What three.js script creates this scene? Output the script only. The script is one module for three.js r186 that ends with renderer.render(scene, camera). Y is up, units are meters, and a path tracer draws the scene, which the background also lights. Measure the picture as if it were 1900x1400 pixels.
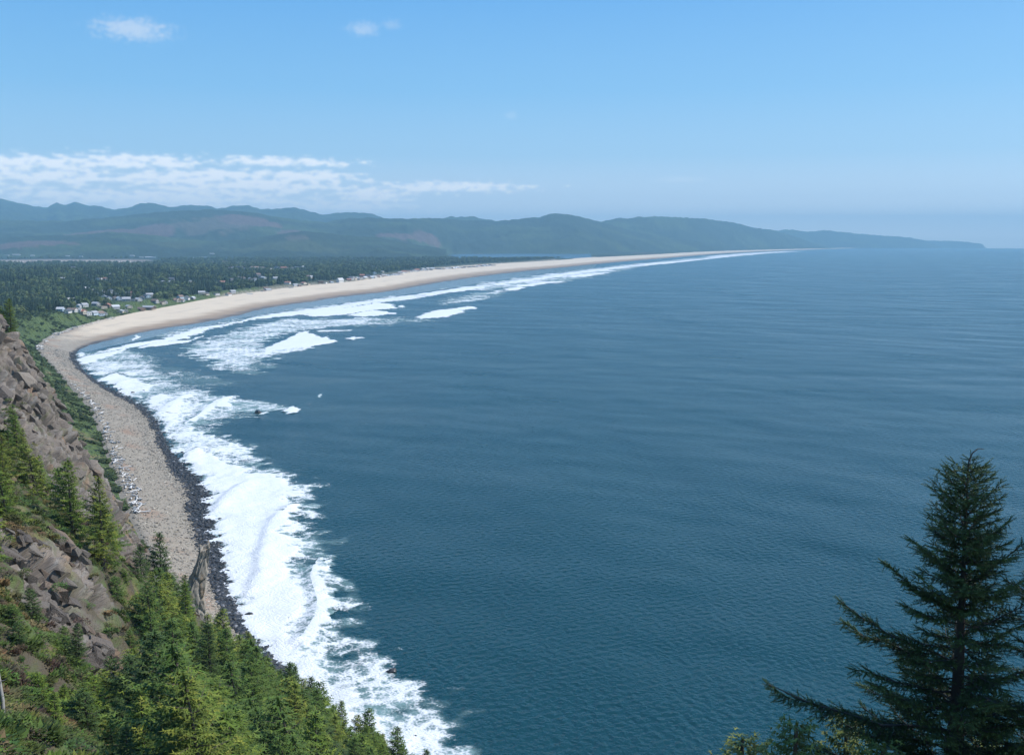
import * as THREE from 'three';
import { mergeGeometries, mergeVertices } from 'three/addons/utils/BufferGeometryUtils.js';
import { ConvexGeometry } from 'three/addons/geometries/ConvexGeometry.js';
import { createNoise2D, createNoise3D } from 'simplex-noise';

// ---------------------------------------------------------------- camera, sky, sun, exposure
const EYE = 150, FOCAL = 1848, PITCH = Math.atan(260.5 / FOCAL), EARTH = 3.0e6;   // metres above the sea, focal length in photograph pixels, curve of the ground (it sets how far off the sea's horizon lies)
const scene = new THREE.Scene();
const camera = new THREE.PerspectiveCamera(2 * Math.atan(700 / FOCAL) * 180 / Math.PI, 1900 / 1400, 0.2, 120000);
camera.position.set(0, EYE, 0);
camera.rotation.set(-PITCH, 0, 0);
const renderer = new THREE.WebGLRenderer({ antialias: true });
renderer.toneMapping = THREE.LinearToneMapping;
renderer.toneMappingExposure = 1.0;
renderer.shadowMap.enabled = true;
const SUN_AZ = 84 * Math.PI / 180, SUN_EL = 49 * Math.PI / 180;   // to the right of the view, afternoon
const sunDir = new THREE.Vector3(Math.sin(SUN_AZ) * Math.cos(SUN_EL), Math.sin(SUN_EL), -Math.cos(SUN_AZ) * Math.cos(SUN_EL));
const sun = new THREE.DirectionalLight(new THREE.Color(1.0, 0.95, 0.88), 5.0);
sun.name = 'sun';
sun.position.copy(sunDir).multiplyScalar(1500);
sun.castShadow = true;
Object.assign(sun.shadow.camera, { left: -900, right: 900, top: 900, bottom: -900, near: 1, far: 4000 });
sun.shadow.mapSize.set(4096, 4096);
scene.add(sun, sun.target);
scene.fog = new THREE.FogExp2(new THREE.Color(0.42, 0.78, 1.0), 6.0e-5);

// ---------------------------------------------------------------- helpers
const rngOf = (seed) => () => { seed = (seed + 0x6d2b79f5) | 0; let t = Math.imul(seed ^ (seed >>> 15), 1 | seed); t = (t + Math.imul(t ^ (t >>> 7), 61 | t)) ^ t; return ((t ^ (t >>> 14)) >>> 0) / 4294967296; };
const n2 = createNoise2D(rngOf(11)), n2b = createNoise2D(rngOf(12)), n3 = createNoise3D(rngOf(13));
const clamp = (x, a = 0, b = 1) => Math.min(b, Math.max(a, x)), lerp = (a, b, t) => a + (b - a) * t;
const sstep = (a, b, x) => { const t = clamp((x - a) / (b - a)); return t * t * (3 - 2 * t); };
const fbm = (x, y, o = 4, f = n2) => { let s = 0, a = 0.5, w = 0; for (let i = 0; i < o; i++) { s += a * f(x, y); w += a; x = x * 2.03 + 17.1; y = y * 2.03 - 9.7; a *= 0.5; } return s / w; };
const ridged = (x, y, o = 4) => { let s = 0, a = 0.5, w = 0; for (let i = 0; i < o; i++) { s += a * (1 - Math.abs(n2(x, y))); w += a; x = x * 2.1 + 5.3; y = y * 2.1 + 8.1; a *= 0.5; } return s / w; };
const hash = (i, j, k, s) => { let h = Math.imul(i, 374761393) ^ Math.imul(j, 668265263) ^ Math.imul(k, 2147483647) ^ Math.imul(s, 1274126177); h = Math.imul(h ^ (h >>> 13), 1274126177); return ((h ^ (h >>> 16)) >>> 0) / 4294967296; };
const drop = (x, z) => (x * x + z * z) / (2 * EARTH);            // how far the earth's curve takes the ground below the tangent plane
const CP = Math.cos(PITCH), SP = Math.sin(PITCH);
const dirOf = (px, py) => { const u = (px - 950) / FOCAL, v = (700 - py) / FOCAL; return [u, v * CP - SP, -CP - v * SP]; };
// a survey of the photograph: where the sight line through a point of it meets level ground of height y, or stands d metres away
function G(px, py, y = 0) {
  const [a, b, c] = dirOf(px, py), k = (a * a + c * c) / (2 * EARTH);
  const disc = b * b - 4 * k * (EYE - y), t = disc > 0 ? (-b - Math.sqrt(disc)) / (2 * k) : -b / (2 * k);
  return [a * t, c * t];
}
const at = (px, py, d) => { const [a, b, c] = dirOf(px, py), t = d / Math.hypot(a, c); return [a * t, EYE + b * t, c * t]; };
const used = {};
const numbered = (name) => { const n = used[name] = (used[name] ?? -1) + 1; return n ? name + '_' + String(n).padStart(3, '0') : name; };
const lit = (o) => { o.castShadow = o.receiveShadow = true; return o; };
const tag = (o, label, category, group, kind) => { o.userData = { ...(label && { label }), ...(category && { category }), ...(group && { group }), ...(kind && { kind }) }; return o; };
function mesh(name, geometry, material, parent = scene) { const m = lit(new THREE.Mesh(geometry, material)); m.name = parent === scene ? numbered(name) : name; parent.add(m); return m; }
function base(name, [x, y, z], turn = 0) { const g = new THREE.Group(); g.name = numbered(name); g.position.set(x, y, z); g.rotation.y = turn; scene.add(g); return g; }
const M = (r, g, b, roughness = 0.9, more = {}) => new THREE.MeshStandardMaterial({ color: new THREE.Color().setRGB(r, g, b), roughness, ...more });
function floatTexture(n, fn, ch = 1, rep = 1) {   // fn(i, j) -> number or [r, g, b]
  const d = new Float32Array(n * n * 4);
  for (let j = 0; j < n; j++) for (let i = 0; i < n; i++) { const v = fn(i, j), o = (j * n + i) * 4; if (ch === 1) d[o] = d[o + 1] = d[o + 2] = v; else { d[o] = v[0]; d[o + 1] = v[1]; d[o + 2] = v[2]; } d[o + 3] = 1; }
  const t = new THREE.DataTexture(d, n, n, THREE.RGBAFormat, THREE.FloatType);
  t.wrapS = t.wrapT = THREE.RepeatWrapping; t.magFilter = THREE.LinearFilter; t.needsUpdate = true;
  return t;
}
// a sheet of (nu + 1) x (nv + 1) points; uv in metres on the ground plan
function sheet(nu, nv, point, { color, keep, uvScale = 1, uv: uvFn } = {}) {
  const N = (nu + 1) * (nv + 1), p = new Float32Array(N * 3), uv = new Float32Array(N * 2), c = color && new Float32Array(N * 3), ok = keep && new Uint8Array(N), idx = [];
  for (let j = 0, k = 0; j <= nv; j++) for (let i = 0; i <= nu; i++, k++) {
    const q = point(i, j); p[k * 3] = q[0]; p[k * 3 + 1] = q[1]; p[k * 3 + 2] = q[2];
    const t = uvFn ? uvFn(q, i, j) : [q[0] * uvScale, q[2] * uvScale]; uv[k * 2] = t[0]; uv[k * 2 + 1] = t[1];
    if (c) { const w = color(q, i, j); c[k * 3] = w[0]; c[k * 3 + 1] = w[1]; c[k * 3 + 2] = w[2]; }
    if (ok) ok[k] = keep(q, i, j) ? 1 : 0;
  }
  for (let j = 0; j < nv; j++) for (let i = 0; i < nu; i++) {
    const a = j * (nu + 1) + i, b = a + 1, d = a + nu + 1, e = d + 1;
    if (ok && !(ok[a] || ok[b] || ok[d] || ok[e])) continue;
    idx.push(a, b, d, b, e, d);
  }
  const g = new THREE.BufferGeometry();
  g.setAttribute('position', new THREE.BufferAttribute(p, 3)); g.setAttribute('uv', new THREE.BufferAttribute(uv, 2));
  if (c) g.setAttribute('color', new THREE.BufferAttribute(c, 3));
  g.setIndex(idx); g.computeVertexNormals();
  let up = 0; const nn = g.attributes.normal.array; for (let k = 1; k < nn.length; k += 3) up += nn[k];
  if (up < 0) { for (let k = 0; k < idx.length; k += 3) { const t = idx[k]; idx[k] = idx[k + 1]; idx[k + 1] = t; } g.setIndex(idx); g.computeVertexNormals(); }
  return g;
}
class Tris {   // collects triangles with colours into one geometry
  constructor() { this.p = []; this.c = []; }
  tri(a, b, c, k) { this.p.push(...a, ...b, ...c); for (let i = 0; i < 3; i++) this.c.push(...k); }
  quad(a, b, c, d, k) { this.tri(a, b, c, k); this.tri(a, c, d, k); }
  build() { const g = new THREE.BufferGeometry(); g.setAttribute('position', new THREE.Float32BufferAttribute(this.p, 3)); g.setAttribute('color', new THREE.Float32BufferAttribute(this.c, 3)); g.computeVertexNormals(); return g; }
}
const V = {
  add: (a, b) => [a[0] + b[0], a[1] + b[1], a[2] + b[2]], sub: (a, b) => [a[0] - b[0], a[1] - b[1], a[2] - b[2]], mul: (a, s) => [a[0] * s, a[1] * s, a[2] * s],
  len: (a) => Math.hypot(a[0], a[1], a[2]), norm: (a) => { const l = Math.hypot(a[0], a[1], a[2]) || 1; return [a[0] / l, a[1] / l, a[2] / l]; },
  cross: (a, b) => [a[1] * b[2] - a[2] * b[1], a[2] * b[0] - a[0] * b[2], a[0] * b[1] - a[1] * b[0]], mad: (a, b, s) => [a[0] + b[0] * s, a[1] + b[1] * s, a[2] + b[2] * s],
};
// a tapered tube along points with radii
function limb(points, radii, sides = 6) {
  const p = [], idx = [];
  let side = null;
  for (let i = 0; i < points.length; i++) {
    const d = V.norm(V.sub(points[Math.min(i + 1, points.length - 1)], points[Math.max(i - 1, 0)]));
    if (!side) side = V.norm(V.cross(d, Math.abs(d[1]) > 0.9 ? [1, 0, 0] : [0, 1, 0]));
    side = V.norm(V.mad(side, d, -(side[0] * d[0] + side[1] * d[1] + side[2] * d[2])));
    const w = V.cross(d, side);
    for (let s = 0; s < sides; s++) { const a = s / sides * 2 * Math.PI; p.push(...V.mad(V.mad(points[i], side, Math.cos(a) * radii[i]), w, Math.sin(a) * radii[i])); }
    if (i) for (let s = 0; s < sides; s++) { const a = (i - 1) * sides + s, b = (i - 1) * sides + (s + 1) % sides, c = a + sides, e = b + sides; idx.push(a, b, c, b, e, c); }
  }
  const g = new THREE.BufferGeometry(); g.setAttribute('position', new THREE.Float32BufferAttribute(p, 3)); g.setIndex(idx); g.computeVertexNormals();
  return g;
}
const catmull = (a, b, c, d, t) => 0.5 * (2 * b + (c - a) * t + (2 * a - 5 * b + 4 * c - d) * t * t + (3 * b - a - 3 * c + d) * t * t * t);
const along = (pts, s) => { const i = clamp(Math.floor(s), 0, pts.length - 2), t = s - i, q = (k) => pts[clamp(k, 0, pts.length - 1)]; return [0, 1].map((c) => catmull(q(i - 1)[c], q(i)[c], q(i + 1)[c], q(i + 2)[c], t)); };
const inList = (list, x) => { if (x <= list[0][0]) return list[0][1]; for (let i = 1; i < list.length; i++) if (x <= list[i][0]) return lerp(list[i - 1][1], list[i][1], (x - list[i - 1][0]) / (list[i][0] - list[i - 1][0])); return list[list.length - 1][1]; };

// ---------------------------------------------------------------- sky: clear air with a bank of small fair-weather clouds over the land
{
  const W = 4096, H = 2048, d = new Float32Array(W * H * 4), D2R = Math.PI / 180;
  const air = [[-1, 1.65, 1.58, 1.5], [0, 1.65, 1.58, 1.5], [1.0, 1.22, 1.25, 1.28], [2.2, .78, .94, 1.1], [4.5, .43, .72, 1.0], [8, .25, .58, .96], [13, .135, .44, .90], [30, .10, .34, .80], [90, .075, .25, .66]];
  const azel = (px, py) => { const v = V.norm(dirOf(px, py)); return [Math.atan2(v[0], -v[2]) / D2R, Math.asin(v[1]) / D2R]; };
  const P2D = 0.031;   // degrees in a photograph pixel, near the horizon
  // [px, py, half width, half height, density, ragged]
  const puffs = [[246, 54, 66, 19, .5, 1], [272, 66, 34, 11, .3, 1], [674, 54, 28, 13, .34, 1], [726, 46, 18, 9, .2, 1], [172, 263, 30, 4, -.25, .6], [1262, 333, 50, 6, .14, 1], [948, 214, 12, 7, .1, 1]]
    .map((p) => [...azel(p[0], p[1]), p[2] * P2D, p[3] * P2D, p[4], p[5]]);
  const bank = [[-260, 312, 260, 26], [70, 303, 150, 13], [60, 328, 190, 11], [250, 300, 110, 13], [320, 332, 110, 15], [400, 324, 120, 11], [520, 300, 120, 8], [560, 328, 100, 10], [470, 345, 180, 14], [690, 362, 70, 14], [830, 347, 140, 9], [300, 368, 240, 16], [640, 385, 120, 10], [110, 360, 80, 8], [-300, 350, 320, 26]]
    .map((p) => [...azel(p[0], p[1]), p[2] * P2D, p[3] * P2D]);
  for (let j = 0; j < H; j++) {
    const el = (j + 0.5) / H * 180 - 90, e = el * D2R;
    let k = 1; while (k < air.length - 1 && el > air[k][0]) k++;
    const t = clamp((el - air[k - 1][0]) / (air[k][0] - air[k - 1][0])), c0 = [1, 2, 3].map((c) => lerp(air[k - 1][c], air[k][c], t));
    for (let i = 0; i < W; i++) {
      const a = ((i + 0.5) / W - 0.5) * 2 * Math.PI, x = Math.cos(e) * Math.cos(a), z = Math.cos(e) * Math.sin(a), y = Math.sin(e);
      const cg = x * sunDir.x + y * sunDir.y + z * sunDir.z, o = (j * W + i) * 4;
      const glow = 0.10 * cg + 0.26 * Math.pow(clamp(cg), 6), pale = Math.pow(clamp(cg * 0.5 + 0.5), 3) * 0.30;
      let c = c0.map((q, n) => { const v = q * (0.95 + 0.06 * cg + glow); return lerp(v, [.60, .76, .93][n] * (1 + glow), pale * clamp(1 - el / 70)); });
      if (el > -0.5 && el < 40) {
        const az = Math.atan2(x, -z) / D2R;
        let m = 0, lo = 0;
        if (Math.abs(az) < 45 && el < 16) {
          const nz = fbm(az * 0.9 + 3, el * 2.6, 5), nf = fbm(az * 2.6, el * 5 + 9, 4), puff = fbm(az * .75 + 20, el * 2.9 + 3, 3);
          for (const p of puffs) { const r = Math.hypot((az - p[0]) / p[2], (el - p[1]) / p[3]); if (r < 1.7) { const v = p[4] * sstep(1.25, 0.15, r + (nf * 0.5 + nz * .35) * p[5]); if (v > 0) m = Math.max(m, v); else lo = Math.max(lo, -v); } }
          for (const p of bank) { const r = Math.hypot((az - p[0]) / p[2], (el - p[1]) / p[3]); if (r < 1.8) m = Math.max(m, 0.82 * sstep(.12, .85, clamp(1.25 - r * .8) + 0.85 * puff + .22 * nf - .12)); }
        }
        c = c.map((q, n) => lerp(lerp(q, el < 7 ? [1.25, 1.24, 1.26][n] : [.86, .90, .98][n], m), [.36, .56, .76][n], lo * 0.5));
      }
      d[o] = c[0]; d[o + 1] = c[1]; d[o + 2] = c[2]; d[o + 3] = 1;
    }
  }
  const sky = new THREE.DataTexture(d, W, H, THREE.RGBAFormat, THREE.FloatType);
  sky.mapping = THREE.EquirectangularReflectionMapping; sky.magFilter = THREE.LinearFilter; sky.needsUpdate = true;
  scene.background = sky; scene.environment = sky;
}

// ---------------------------------------------------------------- the shore: pairs of a waterline point and a point at the back of the beach, near to far
const PAIRS = [[620, 1330, 520, 1300], [480, 1190, 380, 1180], [440, 1120, 330, 1090], [420, 1040, 285, 1030], [395, 965, 252, 965], [385, 905, 238, 930], [345, 865, 222, 890], [312, 828, 205, 845], [293, 785, 190, 800], [272, 760, 172, 760], [235, 738, 150, 735], [200, 720, 125, 708], [165, 697, 95, 675], [145, 675, 72, 650], [140, 658, 75, 638], [160, 643, 105, 618], [215, 628, 140, 606], [290, 612, 185, 594], [360, 601, 250, 580], [430, 588, 320, 567], [500, 571, 400, 552], [575, 560, 500, 538], [650, 549, 575, 529], [720, 541, 660, 521], [800, 527, 740, 508], [880, 515, 830, 496], [960, 505, 920, 489], [1050, 496, 1010, 484], [1150, 486, 1110, 477], [1250, 478, 1210, 472], [1350, 470, 1310, 466.5], [1450, 465, 1420, 463], [1550, 461.5, 1530, 460.5], [1640, 459.3, 1630, 458.9]];
const SHORE = [[60, 0], [38, -140], ...PAIRS.map((p) => G(p[0], p[1], 0.2))], BACK = [[40, 0], [18, -140], ...PAIRS.map((p) => G(p[2], p[3], 5))];
const SN = SHORE.length - 1, S0 = 2;   // S0: the index of the first surveyed pair
const backLine = []; for (let s = 0; s <= SN; s += 0.2) backLine.push([...along(BACK, s), s]);
const shoreLine = []; for (let s = 0; s <= SN; s += 0.2) shoreLine.push([...along(SHORE, s), s]);
// signed distance to a line running from near to far (positive: inland, on its left) and the place along it
function offLine(line, x, z) {
  let best = 1e18, sg = 1, s = 0;
  for (let i = 0; i < line.length - 1; i++) {
    const a = line[i], b = line[i + 1], dx = b[0] - a[0], dz = b[1] - a[1], t = clamp(((x - a[0]) * dx + (z - a[1]) * dz) / (dx * dx + dz * dz)), ex = x - a[0] - dx * t, ez = z - a[1] - dz * t, q = ex * ex + ez * ez;
    if (q < best) { best = q; s = lerp(a[2], b[2], t); sg = dx * ez - dz * ex; }
  }
  return [Math.sqrt(best) * (sg < 0 ? 1 : -1), s - S0];
}

// ---------------------------------------------------------------- land: banks behind the beach, the wooded plain, the hills
const BANK = [[0, 70], [6, 66], [9, 58], [12, 46], [14, 34], [16, 24], [18, 17], [20, 11], [22, 7], [25, 5], [33, 4]];
const PLAIN = [[0, 18], [12, 16], [16, 22], [20, 26], [23, 20], [25, 9], [28, 5], [33, 4]];
const U = (px) => (px - 950) / FOCAL / CP;   // sideways slope of a sight line near the horizon
const CREST = [   // ridges: skyline as surveyed, distance of crest and foot, how fast the back falls
  { D: 15500, N: 10800, B: 5000, rough: 1.0, pts: [[-500, 352], [-200, 362], [0, 368], [30, 375], [60, 382], [88, 384], [105, 375], [122, 380], [137, 375], [165, 381], [185, 381], [210, 389], [245, 383], [262, 376], [275, 375], [292, 378], [312, 384], [345, 380], [385, 381], [405, 387], [430, 382], [460, 380], [485, 388], [520, 387], [545, 384], [600, 398], [640, 393], [690, 396], [712, 405], [780, 420], [900, 440]] },
  { D: 10600, N: 8300, B: 3500, rough: .9, pts: [[-500, 398], [-200, 404], [0, 408], [120, 410], [220, 401], [280, 394], [330, 391], [390, 388], [430, 390], [460, 393], [500, 399], [560, 409], [620, 414], [700, 425], [780, 440]] },
  { D: 8300, N: 7000, B: 2200, rough: .9, pts: [[-500, 428], [-200, 436], [0, 441], [60, 437], [130, 436], [200, 430], [260, 433], [330, 442], [400, 449], [480, 440], [560, 428], [640, 436], [700, 440], [760, 452], [830, 463]] },
  { D: 11000, N: 8500, DL: [[440, 11000], [760, 11000], [880, 12200], [1080, 12200], [1340, 13500]], NL: [[440, 8600], [760, 8600], [840, 10000], [1080, 10000], [1180, 10900], [1340, 12700]], B: 3500, rough: 1.0, pts: [[440, 445], [560, 421], [640, 405], [690, 403], [740, 406], [800, 404], [860, 408], [920, 410], [960, 406], [1000, 402], [1018, 397], [1032, 396], [1070, 400], [1100, 408], [1130, 415], [1180, 430], [1240, 441], [1290, 447], [1340, 461]] },
  { D: 14800, N: 12800, B: 3000, rough: .8, pts: [[760, 425], [810, 406], [840, 401], [880, 402], [910, 408], [960, 420]] },
  { D: 13500, N: 11500, DL: [[1040, 13500], [1250, 14500], [1545, 19500]], NL: [[1040, 11600], [1250, 13000], [1400, 15000], [1545, 18600]], B: 3500, rough: .9, pts: [[1040, 425], [1120, 410], [1145, 404], [1165, 406], [1180, 402], [1210, 401], [1270, 403], [1310, 405], [1360, 413], [1400, 422], [1440, 427], [1480, 440], [1515, 452], [1545, 462]] },
  { D: 21000, N: 19500, DL: [[1380, 21000], [1600, 24000], [1760, 26500]], NL: [[1380, 19500], [1600, 22000], [1760, 25600]], B: 3000, rough: .6, pts: [[1380, 437], [1430, 428], [1470, 425], [1500, 430], [1530, 426], [1580, 432], [1640, 437], [1672, 439], [1690, 440], [1720, 447], [1745, 457], [1760, 466]] },
  { D: 29000, N: 28000, B: 2500, rough: .4, pts: [[1700, 446], [1740, 446], [1770, 447], [1800, 449], [1822, 452], [1830, 460], [1840, 470]] },
].map((r) => ({ ...r, line: r.pts.map(([px, py]) => { const v = dirOf(px, py); return [v[0] / -v[2], v[1] / -v[2]]; }), dl: (r.DL ?? [[0, r.D]]).map(([p, d]) => [U(p), d]), nl: (r.NL ?? [[0, r.N]]).map(([p, d]) => [U(p), d]) }));
function hills(x, z) {
  const Z = -z, u = x / Z; let h = 0;
  for (const r of CREST) {
    if (Z < r.N * 0.85 || u < r.line[0][0] || u > r.line[r.line.length - 1][0]) continue;
    const D = inList(r.dl, u) * (1 + 0.02 * fbm(u * 7 + r.N, 3, 2)), top = EYE + inList(r.line, u) * D + D * D * (1 + u * u) / (2 * EARTH);
    if (top <= 0) continue;
    const N = inList(r.nl, u) * (1 + 0.035 * fbm(u * 8 + r.D * 0.3, Z / 3000, 3)), t = (Z - N) / (D - N);
    if (t <= 0) continue;
    const wx = 500 * n2(x / 2500, z / 2500 + 9), spur = ridged((x + wx) / 2300 + r.D, (z - wx) / 2300, 5), fine = fbm(x / 700, z / 700, 4);
    let q;
    if (t < 1) { const b = Math.pow(t, 0.85); q = top * b * lerp(1, 0.30 + 0.95 * spur, r.rough * (1 - b) * 0.95) + fine * 60 * r.rough * (1 - b) * sstep(0, 0.15, t); }
    else q = top * (1 - sstep(0, r.B, Z - D));
    h = Math.max(h, q);
  }
  return h + (h > 20 ? Math.min(0.0011 * Z, 26) * fbm(x / 170, z / 170, 3, n2b) : 0);
}
const ESTUARY = (x, z) => { const Z = -z, u = x / Z; return sstep(5600, 5900, Z + 250 * n2(u * 12, 1)) * sstep(7000, 6750, Z) * sstep(U(330), U(230), u); };
const BAY = (x, z) => { const Z = -z, u = x / Z; return sstep(7000, 7400, Z + 200 * n2(u * 14, 5)) * sstep(10400, 10100, Z) * sstep(U(790), U(850), u + 0.012 * n2(Z / 900, 2)) * sstep(U(1120), U(1085), u); };
function plain(x, z, off = offLine(backLine, x, z)) {
  const [d, s] = off;
  if (d < 0) return 5 + d * 0.8;
  const b = inList(BANK, s), p = inList(PLAIN, s), w = b * 1.35 + 12;
  let h = 5 + b * sstep(0, w, d * (1 + 0.18 * n2(x / 60, z / 60))) + p * sstep(w, w + 700, d) + (fbm(x / 420, z / 420, 3) * 9 + fbm(x / 90, z / 90, 3) * 3.0) * sstep(0, 120, d) * clamp(p / 14);
  h = lerp(h, 10 + 3 * n2(x / 900, z / 900), sstep(4000, 5400, -z));
  const wet = Math.max(ESTUARY(x, z), BAY(x, z));
  return lerp(h, -2, wet);
}
const land = (x, z, off) => Math.max(plain(x, z, off), -z > 5700 ? hills(x, z) : -99);

const leafGrain = floatTexture(256, (i, j) => { const a = i / 256 * 2 * Math.PI, b = j / 256 * 2 * Math.PI; let s = 0; for (let o = 0, f = 3, w = 0.5; o < 4; o++, f *= 2, w *= 0.55) s += w * n3(Math.cos(a) * f + o * 9, Math.sin(a) * f + Math.cos(b) * f, Math.sin(b) * f); return s * 0.5 + 0.5; });
const CUTS = [   // logged ground on the hills: [photograph column, distance, half width in pixels, half depth, colour]
  [200, 10600, 60, 420, 0], [285, 10800, 55, 420, 0], [60, 8900, 100, 260, 0], [400, 11000, 90, 500, 2], [470, 11500, 60, 350, 0], [560, 10900, 45, 250, 0], [560, 9050, 26, 230, 2], [200, 9700, 60, 320, 1], [740, 11200, 35, 260, 0], [790, 11500, 30, 320, 0], [900, 11300, 42, 240, 0], [1190, 11300, 22, 360, 0], [1260, 10600, 25, 220, 0], [340, 9000, 60, 240, 1], [650, 10300, 60, 260, 1], [520, 8750, 110, 260, 1], [860, 10900, 40, 200, 1], [1100, 10700, 40, 200, 1]].map((c) => [U(c[0]), c[1] * .87, c[2], c[3] * .87, c[4]]);
const CUTC = [[.20, .125, .105], [.085, .11, .045], [.15, .125, .085]];
{
  const nu = 700, nv = 400, Z0 = 420, Z1 = 31000, u0 = U(-520), u1 = U(2000);
  const offs = new Map();
  const g = sheet(nu, nv, (i, j) => {
    const Z = Z0 * Math.pow(Z1 / Z0, j / nv), u = lerp(u0, u1, i / nu), x = u * Z, z = -Z, off = Z < 15000 || true ? offLine(backLine, x, z) : null;
    offs.set(j * (nu + 1) + i, off);
    const far = Z > 10500 && (off[0] < 0 || off[1] > 32);
    return [x, (far ? Math.max(hills(x, z), -30) : land(x, z, off)) - drop(x, z), z];
  }, {
    keep: (q, i, j) => { const [d] = offs.get(j * (nu + 1) + i); return d > -60 || q[1] + drop(q[0], q[2]) > 0.5; },
    color: (q, i, j) => {
      const [d, s] = offs.get(j * (nu + 1) + i), x = q[0], z = q[2], Z = -z, u = x / Z, h = q[1] + drop(x, z), a = fbm(x / 55, z / 55, 3), b = fbm(x / 700, z / 700, 4);
      let c = [0.042 + 0.012 * b, 0.066 + 0.018 * b + 0.008 * a, 0.026 + 0.006 * b];
      if (Z > 6700) {   // hill woods: stands of different age
        const st = fbm(x / 1500 + 7, z / 900, 4), f = 1 + 0.35 * a;
        c = [lerp(.030, .070, sstep(-.1, .5, st)) * f, lerp(.056, .108, sstep(-.1, .5, st)) * f, lerp(.030, .040, sstep(-.1, .5, st)) * f];
        for (const k of CUTS) { const r = Math.hypot((u - k[0]) * FOCAL / k[2], (Z - k[1]) / k[3]) + 0.55 * fbm(x / 500 + k[1], z / 380, 3); const m = sstep(1.0, 0.9, r); if (m) c = c.map((v, n) => lerp(v, CUTC[k[4]][n] * (0.9 + 0.3 * a), m * 0.9)); }
      } else if (d < 400) {
        const bw = inList(BANK, s) * 1.35 + 14, g1 = fbm(x / 22, z / 22, 3), open = s < 14.5 ? sstep(bw * 0.75, bw * 0.3, d) : sstep(bw + 30, bw, d + 8 * g1);
        const grass = [0.10 + .03 * g1, 0.145 + .03 * g1, 0.032], gold = [.24, .18, .085], dune = [.17 + .05 * g1, .16 + .04 * g1, .085];
        const dry = s < 12 ? sstep(.12, .5, fbm(x / 45 + 4, z / 45, 3)) : 0;
        const m = s > 21 ? dune : grass.map((v, n) => lerp(v, gold[n], dry));
        c = c.map((v, n) => lerp(v, m[n], clamp(open)));
        if (s > 20 && d < 14 + 6 * g1) c = c.map((v, n) => lerp(v, [.44, .38, .29][n], sstep(16, 4, d + 6 * g1)));
      }
      const mud = ESTUARY(x, z); if (mud > 0.2) c = c.map((v, n) => lerp(v, [.36, .285, .215][n], sstep(.2, .5, mud)));
      return c;
    },
    uvScale: 1 / 120,
  });
  tag(mesh('hills_and_coastal_plain', g, new THREE.MeshStandardMaterial({ vertexColors: true, roughness: 0.95, bumpMap: leafGrain, bumpScale: 14 })), '', '', '', 'structure');
  // tidal flats and the bay, both level
  const flat = (name, m, y, pxa, pxb, za, zb, inside, color, rough) => tag(mesh(name, sheet(90, 40, (i, j) => { const Z = lerp(za, zb, j / 40), u = lerp(U(pxa), U(pxb), i / 90); return [u * Z, y - drop(u * Z, Z), -Z]; }, { keep: (q) => inside(q[0], q[2]) > 0.3, uvScale: 1 / 200, color: (q) => { const f = 1 + 0.25 * fbm(q[0] / 260, q[2] / 90, 3); return color.map((v) => v * f); } }), m), '', '', '', 'structure');
  flat('tidal_flats', new THREE.MeshStandardMaterial({ vertexColors: true, roughness: 0.9 }), 0.3, -520, 350, 5400, 7100, ESTUARY, [.40, .315, .235]);
  flat('bay_water', new THREE.MeshStandardMaterial({ vertexColors: true, roughness: 0.25 }), 0.4, 760, 1140, 6800, 10500, BAY, [.03, .06, .09]);
}

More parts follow.
